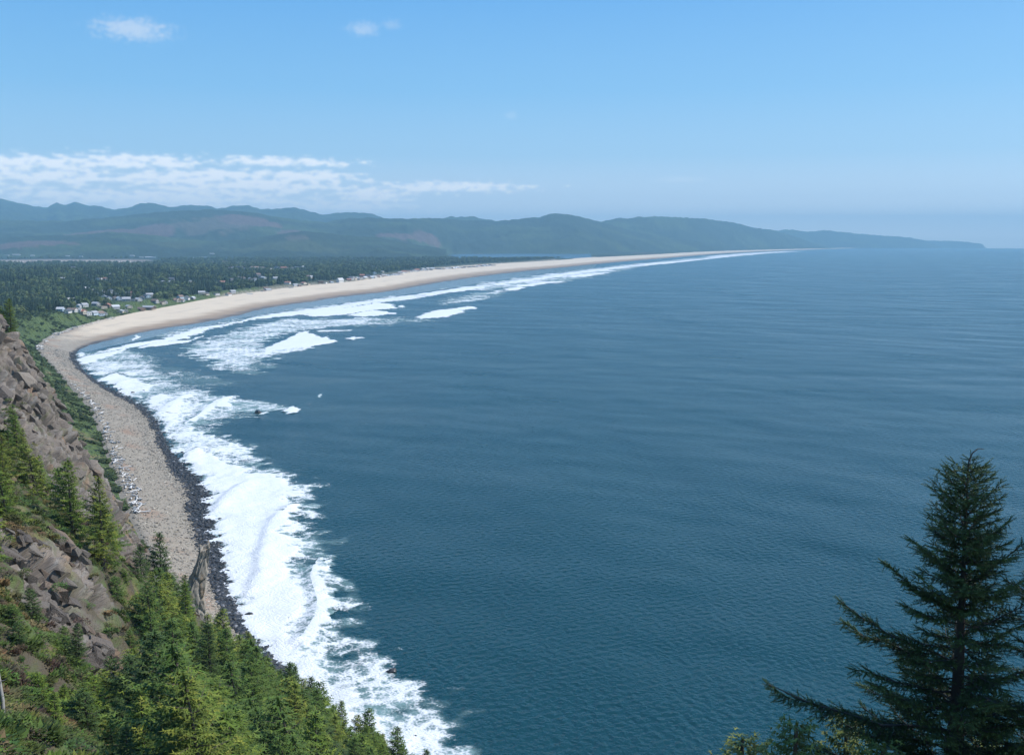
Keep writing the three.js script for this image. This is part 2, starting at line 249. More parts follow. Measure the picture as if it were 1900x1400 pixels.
// ---------------------------------------------------------------- the beach: cobbles near, sand far
const beachY = (v, s) => { const k = s < 15 ? 6.2 : 5; return v < 0 ? v * 9 : v < 1 ? k * (0.75 * v + 0.25 * sstep(0.35, 0.95, v)) : k - (v - 1) * 14; };
const sandy = (s) => sstep(14.4, 16.4, s);
const beachAt = (s, v) => { const a = along(SHORE, s + S0), b = along(BACK, s + S0); return [lerp(a[0], b[0], v), lerp(a[1], b[1], v)]; };
{
  const nu = 620, nv = 46;
  const sOf = (i) => { const t = i / nu; return -S0 + (SN) * t; }, vOf = (j) => -0.5 + 1.65 * j / nv;
  const g = sheet(nu, nv, (i, j) => {
    const s = sOf(i), v = vOf(j), [x, z] = beachAt(s, v), near = sstep(16, 8, s);
    return [x, beachY(v, s) + (fbm(x / 9, z / 9, 3) * 0.35 * near + fbm(x / 60, z / 60, 3) * 0.35) * sstep(-.1, .15, v) - drop(x, z), z];
  }, {
    color: (q, i, j) => {
      const s = sOf(i), v = vOf(j), [x, , z] = q, k = sandy(s + 0.8 * fbm(x / 50, z / 50, 3) - 1.4 * sstep(.75, 1, v)), a = fbm(x / 6, z / 6, 3), b = fbm(x / 70, z / 70, 3), w = v + 0.07 * b + (s < 15 ? 0.05 * fbm(x / 14, z / 14, 3) : 0);
      let cob = [.33, .275, .205].map((c) => c * (1 + 0.22 * a));
      const rust = sstep(.05, .5, fbm(x / 55 + 9, z / 55, 3)) * sstep(.3, .7, v) * sstep(.98, .85, v); cob = cob.map((c, n) => lerp(c, [.33, .20, .125][n], rust * 0.85));
      const wl = lerp(.34, .17, sstep(4, 8, s)), wetc = sstep(wl, wl - .1, w); cob = cob.map((c, n) => lerp(c, [.030, .031, .034][n] * (1 + 0.3 * a), wetc));
      const drift = s > 11 && s < 15 ? sstep(.42, .5, w) * sstep(.62, .54, w) * sstep(0.1, .5, b + .3) : 0; cob = cob.map((c, n) => lerp(c, [.07, .07, .06][n], drift * .6));
      const wets = sstep(.5, .3, w + 0.05 * b); let sand = [.68, .545, .385].map((c) => c * (1 + 0.06 * b));
      const damp = sstep(.46, .22, w); sand = sand.map((c, n) => lerp(c, [.37, .26, .165][n], damp)); sand = sand.map((c, n) => lerp(c, [.13, .115, .10][n], sstep(.2, .02, w)));
      const wrack = sstep(.035, .01, Math.abs(w - .66 - .05 * b)) * sstep(.1, .4, fbm(x / 160, z / 160, 2) + .15); sand = sand.map((c, n) => lerp(c, [.2, .16, .12][n], wrack * .22));
      return cob.map((c, n) => lerp(c, sand[n], k));
    },
    uvScale: 1 / 9,
  });
  tag(mesh('beach', g, new THREE.MeshStandardMaterial({ vertexColors: true, roughness: 0.82, bumpMap: leafGrain, bumpScale: 0.35 })), '', '', '', 'structure');
}

// ---------------------------------------------------------------- sea
function waveTile(n, metres, lo, hi, dir, spread, count, seed, power) {   // a height field that repeats, of waves between two lengths
  const R = rngOf(seed), w = [];
  for (let i = 0; i < count; i++) {
    const L = lo * Math.pow(hi / lo, R()), a = dir + (R() + R() + R() - 1.5) * spread;
    const kx = Math.round(Math.cos(a) * metres / L), kz = Math.round(Math.sin(a) * metres / L); if (!kx && !kz) continue;
    w.push([kx, kz, R() * 2 * Math.PI, Math.pow(metres / Math.hypot(kx, kz) / hi, power)]);
  }
  const h = new Float32Array(n * n), T = new Float32Array(n + 1).map((_, i) => Math.sin(i / n * 2 * Math.PI));
  for (const [kx, kz, p, a] of w) { const p0 = Math.round(p / (2 * Math.PI) * n); for (let j = 0; j < n; j++) { const o = j * n; for (let i = 0; i < n; i++) h[o + i] += a * T[(((kx * i + kz * j + p0) % n) + n) % n]; } }
  let s = 0; const e = metres / n; for (let j = 0; j < n; j++) for (let i = 0; i < n; i++) { const d = (h[j * n + (i + 1) % n] - h[j * n + i]) / e, f = (h[((j + 1) % n) * n + i] - h[j * n + i]) / e; s += d * d + f * f; }
  return { h, rms: Math.sqrt(s / n / n) };
}
const chop = waveTile(1024, 90, 0.55, 6, 1.75, 2.3, 260, 5, 0.95);
const chopMap = floatTexture(1024, (i, j) => chop.h[j * 1024 + i] / chop.rms); chopMap.repeat.set(1 / 90, 1 / 90); chopMap.rotation = 0.31;
const swell = waveTile(512, 1400, 24, 260, 2.5, 1.3, 110, 6, 1.1);
const swellMap = floatTexture(512, (i, j) => { const n = 512, e = 1400 / n, k = 0.045 / swell.rms, d = (swell.h[j * n + (i + 1) % n] - swell.h[j * n + i]) / e * k, f = (swell.h[((j + 1) % n) * n + i] - swell.h[j * n + i]) / e * k, l = Math.hypot(d, f, 1); return [-d / l * .5 + .5, -f / l * .5 + .5, 1 / l * .5 + .5]; }, 3);
swellMap.repeat.set(1 / 1400, 1 / 1400);
const CHOP = 0.21;
const windMap = floatTexture(512, (i, j) => { const a = i / 512 * 2 * Math.PI, b = j / 512 * 2 * Math.PI; let s = 0; for (let o = 0, f = 1.1, w = 0.5; o < 5; o++, f *= 2, w *= 0.6) s += w * n3(Math.cos(a) * f + o * 9, Math.sin(a) * f + Math.cos(b) * f * 1.6, Math.sin(b) * f * 1.6); return clamp(.21 + .11 * s, .06, .5); }); windMap.repeat.set(1 / 1900, 1 / 900); windMap.rotation = .35;   // cat's paws of wind
const seaMat = new THREE.MeshPhysicalMaterial({ roughnessMap: windMap, color: new THREE.Color().setRGB(.005, .041, .049), roughness: 1, ior: 1.333, specularIntensity: 0.7, bumpMap: chopMap, bumpScale: CHOP, normalMap: swellMap });
{
  const nu = 120, nv = 260, Z0 = 150, Z1 = 34000;
  const g = sheet(nu, nv, (i, j) => { const Z = Z0 * Math.pow(Z1 / Z0, j / nv), u = lerp(-0.75, 0.75, i / nu), x = u * Z; return [x, -drop(x, Z), -Z]; });
  tag(mesh('sea', g, seaMat), '', '', '', 'structure');
}

{ // the film of water sliding back over the flat wet sand
  const outer = [[160, 653], [205, 642], [246, 634], [320, 617], [404, 600], [470, 586], [560, 573], [640, 562], [740, 548], [820, 537], [900, 524], [1000, 509], [1100, 498]].map((p) => G(p[0], p[1])), nu = 150, nv = 10;
  const g = sheet(nu, nv, (i, j) => { const t = i / nu, s = lerp(14.3, 27.6, t), a = beachAt(s, .03), b = along(outer, t * 12), v = j / nv, x = lerp(a[0], b[0], v), z = lerp(a[1], b[1], v); return [x, .07 - drop(x, z), z]; });
  const film = M(.075, .085, .085, .12, { bumpMap: chopMap, bumpScale: .03 });
  tag(mesh('wet_sand', g, film), '', '', '', 'structure');
}

// ---------------------------------------------------------------- surf: sheets of foam riding on the sea, white where a wave has broken and lacy where it drains
// [foam cover, softness of the edge in metres, raggedness in metres, outline surveyed in the photograph]
const SURF = [
  [.56, 30, 10, [[136, 660], [160, 652], [240, 648], [290, 662], [310, 690], [345, 714], [420, 734], [500, 752], [450, 772], [400, 790], [420, 812], [480, 840], [430, 858], [330, 856], [280, 780], [250, 748], [185, 712], [145, 684]]],
  [.97, 16, 7, [[330, 850], [352, 838], [375, 834], [400, 842], [440, 858], [470, 868], [510, 880], [548, 892], [572, 915], [560, 950], [556, 985], [575, 1010], [560, 1045], [575, 1075], [600, 1100], [585, 1130], [570, 1165], [590, 1195], [640, 1235], [680, 1275], [720, 1320], [770, 1360], [800, 1420], [640, 1440], [540, 1330], [430, 1180], [400, 1100], [380, 1000], [360, 950], [370, 905], [350, 880]]],
  [.70, 24, 12, [[400, 835], [470, 845], [520, 868], [590, 900], [584, 945], [588, 985], [628, 1008], [600, 1040], [612, 1064], [655, 1082], [660, 1112], [638, 1140], [662, 1178], [700, 1206], [726, 1240], [790, 1258], [822, 1286], [800, 1300], [842, 1322], [868, 1350], [900, 1410], [930, 1480], [700, 1480], [560, 1260], [480, 1100], [430, 960]]],
  [.80, 14, 8, [[272, 738], [300, 732], [345, 733], [365, 742], [352, 770], [375, 800], [420, 812], [462, 824], [482, 838], [470, 856], [420, 846], [350, 840], [320, 842], [300, 810], [284, 778], [262, 752]]],
  [1.0, 9, 4, [[293, 768], [306, 756], [325, 742], [342, 735], [352, 740], [338, 760], [335, 780], [326, 800], [318, 822], [306, 806], [296, 790]]],
  [.98, 8, 3, [[270, 748], [277, 735], [292, 730], [322, 735], [300, 750], [284, 762]]],
  [1.0, 8, 3, [[332, 848], [346, 838], [368, 834], [398, 840], [420, 856], [400, 872], [372, 880], [352, 868]]],
  [.75, 9, 4, [[326, 806], [334, 788], [338, 792], [334, 820], [322, 826]]],
  [1.0, 9, 4, [[384, 756], [396, 747], [415, 739], [428, 740], [440, 750], [425, 757], [400, 759]]],
  [.66, 26, 10, [[300, 716], [360, 722], [420, 734], [470, 742], [560, 752], [520, 762], [470, 768], [420, 766], [380, 770], [360, 790], [335, 775], [330, 742], [290, 730]]],
  [.6, 20, 10, [[330, 770], [420, 770], [470, 768], [500, 766], [470, 774], [400, 780], [380, 800], [440, 815], [500, 842], [450, 835], [380, 815]]],
  [1.0, 5, 3, [[521, 763], [534, 756], [548, 752], [558, 760], [548, 766], [530, 768]]],
  [.85, 5, 3, [[487, 763], [502, 766], [490, 769], [478, 769]]],
  [.7, 4, 2, [[586, 736], [598, 729], [603, 733], [590, 739]]],
  // the row of small breakers along the cobble bend
  [1.0, 10, 4, [[184, 704], [198, 698], [215, 693], [240, 698], [256, 704], [236, 712], [212, 718], [196, 713]]],
  [.93, 14, 6, [[206, 722], [224, 710], [246, 704], [276, 704], [296, 718], [272, 726], [258, 742], [232, 734]]],
  [.80, 14, 6, [[152, 683], [166, 672], [190, 668], [224, 672], [230, 684], [206, 694], [186, 702], [164, 694]]],
  [1.0, 10, 4, [[140, 667], [150, 662], [176, 657], [214, 650], [236, 645], [232, 652], [206, 662], [180, 670], [158, 676], [146, 676]]],
  [.92, 12, 4, [[136, 658], [146, 653], [158, 652], [160, 660], [144, 665]]],
  [.62, 40, 12, [[160, 676], [220, 664], [280, 668], [300, 690], [280, 712], [230, 700], [190, 694]]],
  [1.0, 6, 3, [[219, 670], [229, 666], [226, 670]]], [1.0, 6, 3, [[233, 665], [243, 661], [241, 666]]],
  [.35, 30, 12, [[280, 672], [380, 690], [470, 712], [380, 722], [300, 712]]],
  // the long breakers on the sand
  [1.0, 12, 8, [[160, 656], [200, 648], [246, 637], [296, 630], [320, 622], [352, 612], [404, 603], [440, 596], [470, 588], [520, 580], [560, 576], [600, 571], [640, 566], [640, 574], [590, 581], [540, 586], [480, 592], [440, 600], [380, 614], [350, 628], [300, 636], [240, 646], [190, 654]]],
  [.97, 9, 5, [[252, 644], [300, 634], [350, 631], [372, 623], [384, 617], [376, 626], [352, 634], [310, 641], [262, 646]]],
  [.5, 25, 10, [[276, 622], [330, 611], [380, 604], [430, 592], [480, 584], [560, 572], [600, 566], [560, 580], [470, 590], [380, 612], [300, 630]]],
  [.98, 7, 3, [[248, 623], [253, 620], [262, 625], [258, 629], [240, 633]]],
  [.9, 14, 12, [[560, 578], [620, 566], [680, 558], [740, 550], [800, 542], [850, 534], [890, 530], [920, 530], [880, 538], [820, 546], [760, 556], [700, 562], [640, 572], [580, 582]]],
  [.72, 40, 25, [[480, 586], [560, 572], [640, 562], [700, 552], [760, 546], [740, 556], [660, 566], [600, 576], [540, 588]]],
  [1.0, 9, 8, [[560, 584], [600, 577], [650, 570], [700, 562], [726, 563], [738, 572], [690, 576], [640, 584], [580, 588]]],
  [1.0, 9, 8, [[640, 585], [672, 579], [694, 575], [728, 580], [738, 581], [712, 585], [676, 588]]],
  [1.0, 8, 6, [[738, 567], [748, 566], [754, 570], [740, 571]]],
  [.66, 26, 20, [[330, 652], [352, 640], [380, 632], [430, 614], [470, 602], [540, 590], [600, 594], [700, 586], [690, 598], [640, 604], [560, 614], [520, 622], [490, 640], [520, 660], [470, 684], [420, 682], [370, 670]]],
  [.50, 60, 30, [[540, 590], [640, 590], [740, 588], [800, 592], [740, 602], [640, 608], [560, 612]]],
  [.46, 24, 14, [[340, 672], [420, 676], [500, 672], [540, 676], [480, 686], [520, 696], [460, 694], [400, 686]]],
  [.80, 24, 8, [[468, 658], [500, 646], [540, 640], [590, 644], [560, 652], [520, 656], [480, 662]]],
  [1.0, 7, 4, [[484, 648], [520, 634], [552, 618], [564, 614], [582, 620], [600, 626], [606, 622], [616, 630], [632, 634], [604, 638], [570, 644], [540, 648], [510, 652], [490, 658]]],
  [.9, 9, 4, [[584, 613], [655, 612], [652, 614], [590, 616]]],
  [1.0, 8, 5, [[640, 628], [654, 624], [672, 626], [660, 630], [650, 631]]],
  [1.0, 10, 8, [[768, 588], [800, 577], [840, 572], [870, 568], [888, 572], [862, 575], [860, 580], [828, 588], [800, 591], [776, 592]]],
  [.6, 40, 20, [[760, 594], [800, 590], [808, 594], [790, 598], [760, 598]]],
  [.7, 25, 14, [[808, 566], [824, 561], [860, 556], [900, 552], [930, 548], [890, 558], [840, 562], [815, 568]]],
  [.55, 80, 30, [[800, 560], [860, 545], [930, 538], [960, 540], [900, 556], [840, 562]]],
  [1.0, 10, 8, [[934, 537], [958, 532], [976, 534], [960, 538], [940, 540]]], [1.0, 8, 8, [[920, 539], [932, 538], [930, 541]]],
  [.92, 25, 25, [[880, 532], [940, 522], [1000, 514], [1060, 506], [1120, 498], [1180, 491], [1160, 497], [1080, 508], [1000, 520], [940, 528]]],
  [.6, 60, 50, [[820, 536], [900, 524], [980, 512], [1060, 502], [1150, 492], [1260, 481], [1360, 472.5], [1440, 467.5], [1450, 468], [1400, 473], [1330, 479.5], [1240, 489], [1190, 495], [1120, 510], [1040, 524], [980, 532], [900, 540]]],
  [.97, 25, 25, [[950, 530], [1010, 523], [1050, 522], [1010, 528], [970, 533]]],
  [.97, 25, 25, [[1050, 512], [1100, 506], [1140, 505], [1110, 510], [1070, 516]]],
  [.92, 25, 25, [[1000, 512], [1080, 502], [1160, 493], [1240, 485], [1220, 489], [1140, 499], [1060, 509]]],
  [.97, 30, 20, [[1180, 491], [1260, 484], [1330, 477], [1400, 471], [1350, 477], [1270, 486], [1200, 493]]],
  [.85, 60, 30, [[1300, 476], [1380, 469.5], [1450, 466], [1550, 462], [1640, 459.6], [1640, 460.2], [1550, 463.4], [1450, 468.6], [1400, 472], [1330, 478]]],
  [.30, 14, 10, [[180, 640], [240, 628], [300, 617], [360, 606], [330, 617], [270, 627], [200, 642]]],
].map(([m, soft, rag, pts]) => { const w = pts.map((p) => G(p[0], p[1], 0)), xs = w.map((p) => p[0]), zs = w.map((p) => p[1]), pad = soft + rag; return { m, soft, rag, w, box: [Math.min(...xs) - pad, Math.max(...xs) + pad, Math.min(...zs) - pad, Math.max(...zs) + pad] }; });
function edgeDistance(w, x, z) {   // positive inside
  let best = 1e18, inside = false;
  for (let i = 0, j = w.length - 1; i < w.length; j = i++) {
    const a = w[j], b = w[i], dx = b[0] - a[0], dz = b[1] - a[1], t = clamp(((x - a[0]) * dx + (z - a[1]) * dz) / (dx * dx + dz * dz + 1e-9)), ex = x - a[0] - dx * t, ez = z - a[1] - dz * t;
    best = Math.min(best, ex * ex + ez * ez);
    if ((b[1] > z) !== (a[1] > z) && x < (a[0] - b[0]) * (z - b[1]) / (a[1] - b[1]) + b[0]) inside = !inside;
  }
  return inside ? Math.sqrt(best) : -Math.sqrt(best);
}
const BORES = [[[447, 902], [421, 921], [402, 943]], [[536, 943], [514, 960], [501, 978], [491, 1003], [482, 1036], [480, 1066], [465, 1092]], [[583, 1047], [575, 1073], [588, 1118], [584, 1148], [570, 1170], [555, 1192]], [[332, 853], [349, 841], [368, 834], [392, 838]], [[345, 785], [368, 772], [385, 755], [400, 744.5], [421, 738]], [[292, 770], [303, 757], [317, 747], [341, 735]], [[186, 705], [200, 698], [216, 693], [238, 695]], [[204, 722], [222, 711], [248, 704], [272, 703]]].map((l) => l.map((p) => G(...p)));
function bore(x, z) {   // the broken fronts of waves running in: [height, nearness]; steep towards the shore
  let best = 1e9, side = 1;
  for (const l of BORES) for (let i = 0; i < l.length - 1; i++) { const [a, b] = [l[i], l[i + 1]], dx = b[0] - a[0], dz = b[1] - a[1], t = clamp(((x - a[0]) * dx + (z - a[1]) * dz) / (dx * dx + dz * dz)), ex = x - a[0] - dx * t, ez = z - a[1] - dz * t, q = ex * ex + ez * ez; if (q < best) { best = q; side = ex < 0 ? -1 : 1; } }
  const d = Math.sqrt(best); return [1.5 * Math.exp(-((d / (side > 0 ? 10 : 2.6)) ** 2)), d, side];
}
function surfCover(list, x, z, big) {
  let m = 0, wx = null, wz;
  for (const p of list) {
    if (x < p.box[0] || x > p.box[1] || z < p.box[2] || z > p.box[3] || p.m <= m) continue;
    if (wx === null) { wx = fbm(x / (22 * big), z / (22 * big), 4); wz = fbm(x / (22 * big) + 40, z / (22 * big), 4, n2b); }
    const d = edgeDistance(p.w, x + wx * p.rag * 1.6, z + wz * p.rag * 1.6);
    m = Math.max(m, p.m * sstep(-p.soft * 0.35, p.soft * 0.65, d));
  }
  return m;
}
const foamGrain = floatTexture(512, (i, j) => { const a = i / 512 * 2 * Math.PI, b = j / 512 * 2 * Math.PI; let s = 0; for (let o = 0, f = 2.5, w = 0.5; o < 5; o++, f *= 2, w *= 0.6) s += w * n3(Math.cos(a) * f + o * 9, Math.sin(a) * f + Math.cos(b) * f * 1.6, Math.sin(b) * f * 1.6); return s; });
function surfSheet(x0, x1, z0, z1, W, H, big, lift) {
  const px = new Uint8Array(W * H * 4), list = SURF.filter((p) => p.box[0] < x1 && p.box[1] > x0 && p.box[2] < z1 && p.box[3] > z0);
  const enc = (v) => Math.round(255 * (v <= 0.0031308 ? v * 12.92 : 1.055 * Math.pow(v, 1 / 2.4) - 0.055));
  for (let j = 0; j < H; j++) for (let i = 0; i < W; i++) {
    const x = lerp(x0, x1, (i + .5) / W), z = lerp(z0, z1, (j + .5) / H), o = (j * W + i) * 4; let m = surfCover(list, x, z, big);
    if (big < 3 && m > .15) { const q = bore(x, z); if (q[2] > 0) m = Math.max(m, sstep(14 * big, 2, q[1] + 3 * n2(x / 9, z / 9))); }
    let a = 0, c = [.77, .78, .77];
    if (m > 0.02) {
      const f = 1 / big, L = 0.62 * ridged(x / 11 * f, z / 11 * f, 3) + 0.38 * ridged(x / 2.6 * f + 5, z / 2.6 * f, 2) + 0.20 * fbm(x / 45 * f, z / 45 * f, 2), th = 1.06 - m * 0.72;
      a = Math.max(sstep(th - 0.17, th + 0.20, L), sstep(.78, .97, m) * (0.84 + 0.16 * L));
      a = clamp(a, 0, 0.985);
      const milky = 0.68 * sstep(.05, .75, m) * (0.75 + 0.3 * n2(x / 30 * f, z / 30 * f)), k = a + (1 - a) * milky;
      c = c.map((v, n) => (v * a + [.27, .43, .42][n] * (1 - a) * milky) / Math.max(k, 1e-3)); a = k;
    }
    px[o] = enc(c[0]); px[o + 1] = enc(c[1]); px[o + 2] = enc(c[2]); px[o + 3] = Math.round(a * 255);
  }
  const t = new THREE.DataTexture(px, W, H, THREE.RGBAFormat); t.colorSpace = THREE.SRGBColorSpace; t.magFilter = THREE.LinearFilter; t.needsUpdate = true; t.channel = 1;
  const bump = foamGrain.clone(); bump.repeat.set(1 / (26 * big), 1 / (26 * big)); bump.needsUpdate = true;
  const nu = 260, nv = 260, g = sheet(nu, nv, (i, j) => { const x = lerp(x0, x1, i / nu), z = lerp(z0, z1, j / nv), m = surfCover(list, x, z, big); return [x, lift + 1.1 * sstep(.55, 1, m) * (0.7 + 0.5 * fbm(x / 16 / big, z / 16 / big, 2)) + (big < 3 && m > .1 ? bore(x, z)[0] * sstep(.1, .5, m) : 0) - drop(x, z), z]; });
  const uv1 = new Float32Array((nu + 1) * (nv + 1) * 2); for (let j = 0, k = 0; j <= nv; j++) for (let i = 0; i <= nu; i++, k += 2) { uv1[k] = i / nu; uv1[k + 1] = j / nv; }
  g.setAttribute('uv1', new THREE.BufferAttribute(uv1, 2));
  return mesh('surf_foam', g, new THREE.MeshStandardMaterial({ map: t, transparent: true, roughness: 0.8, bumpMap: bump, bumpScale: 0.22 * Math.min(big, 3) }));
}
tag(surfSheet(-330, 90, -840, -245, 1500, 2048, 1, 0.12), 'white churned foam below the wooded headland and along the cobbles', 'surf', '', 'stuff');
tag(surfSheet(-800, 260, -2600, -840, 1700, 1800, 1.7, 0.16), 'white breakers and lacy foam inside the curve of the bay', 'surf', '', 'stuff');
tag(surfSheet(-900, 3700, -12500, -2600, 2048, 2048, 5, 0.5), 'long white lines of breakers along the far sandy beach', 'surf', '', 'stuff');

// ---------------------------------------------------------------- the headland: a steep slope with a rock spur, set out from surveyed points
// [photograph column, row, distance, metres below the sight line (cover of trees), rock 0..1, trees 0..1]
const POSTS = [
  [0, 600, 330, 0, 1, 0], [40, 640, 312, 0, 1, 0], [75, 690, 292, 0, 1, 0], [95, 730, 282, 0, 1, 0], [108, 780, 272, 0, 1, 0], [108, 835, 260, 0, 1, 0], [120, 880, 250, 0, 1, 0], [165, 930, 240, 0, 1, 0], [218, 965, 232, 0, 1, 0], [262, 1005, 218, 0, 1, 0],
  [-120, 520, 350, 0, .8, .3], [-120, 700, 240, 0, .6, .4], [0, 680, 280, 0, 1, 0], [30, 730, 258, 0, 1, 0], [60, 790, 244, 0, 1, 0], [85, 860, 226, 0, 1, 0], [120, 915, 214, 0, 1, .1], [175, 960, 204, 0, .9, .1], [225, 1000, 202, 0, .9, .1],
  [0, 760, 205, 4, .2, 1], [40, 860, 180, 4, .1, 1], [0, 900, 148, 4, 0, 1], [80, 935, 170, 3, .2, .8], [-120, 900, 130, 4, 0, 1],
  [40, 985, 142, 0, 1, 0], [100, 985, 150, 0, 1, 0], [150, 1010, 156, 0, 1, 0], [185, 1080, 146, 0, 1, 0], [212, 1180, 130, 0, 1, 0], [150, 1185, 117, 0, 1, 0], [100, 1110, 128, 0, 1, 0], [45, 1050, 130, 0, 1, .0], [215, 1230, 118, 1, .7, .3],
  [216, 1070, 154, 4, 0, .9], [228, 1120, 146, 4, 0, .9], [238, 1190, 132, 4, 0, .9], [60, 955, 150, 2, .1, .9], [15, 1010, 128, 2, .2, .8], [130, 955, 184, 1, .35, .4], [200, 985, 176, 3, .2, .8], [20, 1120, 108, 3, 0, 1],
  [0, 1060, 108, 3, 0, 1], [60, 1170, 98, 3, 0, 1], [0, 1230, 80, 2, .1, .8], [0, 1392, 55, 0, .5, 0], [120, 1270, 92, 2, .1, .8], [60, 1340, 70, 1, .1, .5], [120, 1390, 66, 1, .1, .5], [240, 1290, 100, 3, 0, 1], [240, 1390, 76, 2, .1, .8], [-120, 1250, 62, 2, .1, .6],
  [205, 1020, 190, 7, .1, 1], [260, 1060, 190, 8, 0, 1], [300, 1150, 160, 8, 0, 1], [350, 1110, 188, 9, 0, 1], [420, 1190, 170, 8, 0, 1], [500, 1260, 150, 7, 0, 1], [600, 1330, 138, 7, 0, 1], [400, 1310, 112, 6, 0, 1], [500, 1390, 96, 5, 0, 1], [600, 1460, 100, 6, 0, 1], [350, 1395, 86, 4, 0, 1], [300, 1330, 98, 4, 0, 1],
  [300, 1010, 206, 14, .1, 1], [345, 1040, 212, 14, .3, .8], [400, 1110, 204, 14, 0, 1], [450, 1150, 196, 14, 0, 1], [540, 1200, 182, 14, 0, 1], [620, 1280, 168, 14, 0, 1], [690, 1345, 152, 13, 0, 1], [735, 1420, 138, 13, 0, 1],
].map((p) => { const q = at(p[0], p[1], p[2]); return [q[0], q[2], q[1] - p[3], p[4], p[5]]; }).concat([
  [0, 2, 148.4, 0, .2], [0, -4, 146.6, 0, .2], [-6, 0, 149, 0, .2], [5.2, -10, 138, 0, .3], [-10, -12, 142, 0, .4], [-25, -25, 140, 0, .5], [-40, 0, 158, 0, .5], [20, 0, 136, 0, .5], [30, -40, 98, 0, .5], [10, -40, 112, 0, .6], [-12, -50, 116, 0, .6], [20, -90, 66, 0, .8], [0, -100, 74, 0, .8], [18, -140, 36, 0, .8], [0, -180, 36, 0, .7], [60, -30, 60, .3, .4], [70, 20, 70, .3, .4],
  [-30, -215, 20, .1, .9], [-62, -248, 20, .1, .9], [-100, -292, 18, .2, .8], [-140, -340, 18, .3, .6], [-185, -400, 28, .2, .6], [-240, -460, 60, .2, .5], [-300, -420, 110, .3, .4], [-260, -340, 150, .4, .4], [-200, -200, 160, .2, .6], [-120, -80, 150, 0, .6],
  [8, -225, -5, .3, .3], [-28, -256, -4, .3, .3], [-62, -290, -4, .3, .3], [-96, -335, -5, .3, .2], [-130, -390, -6, .3, .2], [-168, -455, -6, .2, 0], [-205, -530, -5, .2, 0], [-260, -590, 20, .2, .4], [50, -150, -2, .5, 0], [62, -90, 2, .4, 0], [90, -20, 4, .4, 0], [100, 30, 8, .4, 0], [40, -250, -14, 0, 0], [0, -340, -14, 0, 0], [-60, -420, -14, 0, 0], [-100, -520, -14, 0, 0],
]);
const headlandHeight = (() => {   // thin-plate spline through the posts
  const n = POSTS.length, m = n + 3, A = [], S = 100, phi = (r2) => (r2 > 0 ? 0.5 * r2 * Math.log(r2) : 0);
  for (let i = 0; i < n; i++) { const r = new Float64Array(m + 1); for (let j = 0; j < n; j++) r[j] = phi(((POSTS[i][0] - POSTS[j][0]) ** 2 + (POSTS[i][1] - POSTS[j][1]) ** 2) / S / S) + (i === j ? 0.004 : 0); r[n] = 1; r[n + 1] = POSTS[i][0] / S; r[n + 2] = POSTS[i][1] / S; r[m] = POSTS[i][2]; A.push(r); }
  for (let k = 0; k < 3; k++) { const r = new Float64Array(m + 1); for (let j = 0; j < n; j++) r[j] = k === 0 ? 1 : POSTS[j][k - 1] / S; A.push(r); }
  for (let c = 0; c < m; c++) { let p = c; for (let r = c + 1; r < m; r++) if (Math.abs(A[r][c]) > Math.abs(A[p][c])) p = r; [A[c], A[p]] = [A[p], A[c]]; for (let r = 0; r < m; r++) if (r !== c) { const f = A[r][c] / A[c][c]; if (f) for (let k = c; k <= m; k++) A[r][k] -= f * A[c][k]; } }
  const w = A.map((r, i) => r[m] / r[i]);
  return (x, z) => { let h = w[n] + w[n + 1] * x / S + w[n + 2] * z / S; for (let i = 0; i < n; i++) h += w[i] * phi(((x - POSTS[i][0]) ** 2 + (z - POSTS[i][1]) ** 2) / S / S); return h; };
})();
function cover(x, z) {   // [rock, trees] by the nearest posts
  let a = 0, b = 0, t = 0;
  for (const p of POSTS) { const q = 1 / (((x - p[0]) ** 2 + (z - p[1]) ** 2) + 9) ** 2; a += p[3] * q; b += p[4] * q; t += q; }
  return [a / t, b / t];
}
const rockAt = (x, z) => sstep(.42, .68, cover(x, z)[0] + 0.28 * fbm(x / 13, z / 13, 3));
// jointed rock: blocks of random height and tilt in beds that dip down the slope
function blocks(x, y, z, scale, seed) {
  const a = (x * 0.62 - y * 0.70 - z * 0.35) / (2.7 * scale), b = (x * 0.30 + y * 0.15 + z * 0.94) / (1.7 * scale), c = (x * 0.72 + y * 0.69 - z * 0.1) / (2.4 * scale);
  const i0 = Math.floor(a), j0 = Math.floor(b), k0 = Math.floor(c);
  let d1 = 9, d2 = 9, bi = 0, bj = 0, bk = 0, ba = 0, bb = 0;
  for (let i = i0 - 1; i <= i0 + 1; i++) for (let j = j0 - 1; j <= j0 + 1; j++) for (let k = k0 - 1; k <= k0 + 1; k++) {
    const ea = i + hash(i, j, k, seed) - a, eb = j + hash(i, j, k, seed + 1) - b, ec = k + hash(i, j, k, seed + 2) - c, d = Math.sqrt(ea * ea + eb * eb + ec * ec);
    if (d < d1) { d2 = d1; d1 = d; bi = i; bj = j; bk = k; ba = ea; bb = eb; } else if (d < d2) d2 = d;
  }
  const tilt = (hash(bi, bj, bk, seed + 3) - .5) * ba * 1.4 + (hash(bi, bj, bk, seed + 4) - .5) * bb * 1.4;
  return [(hash(bi, bj, bk, seed + 5) - 0.5) * 1.5 + tilt - 1.5 * sstep(.16, 0, d2 - d1), hash(bi, bj, bk, seed + 6), d2 - d1];
}
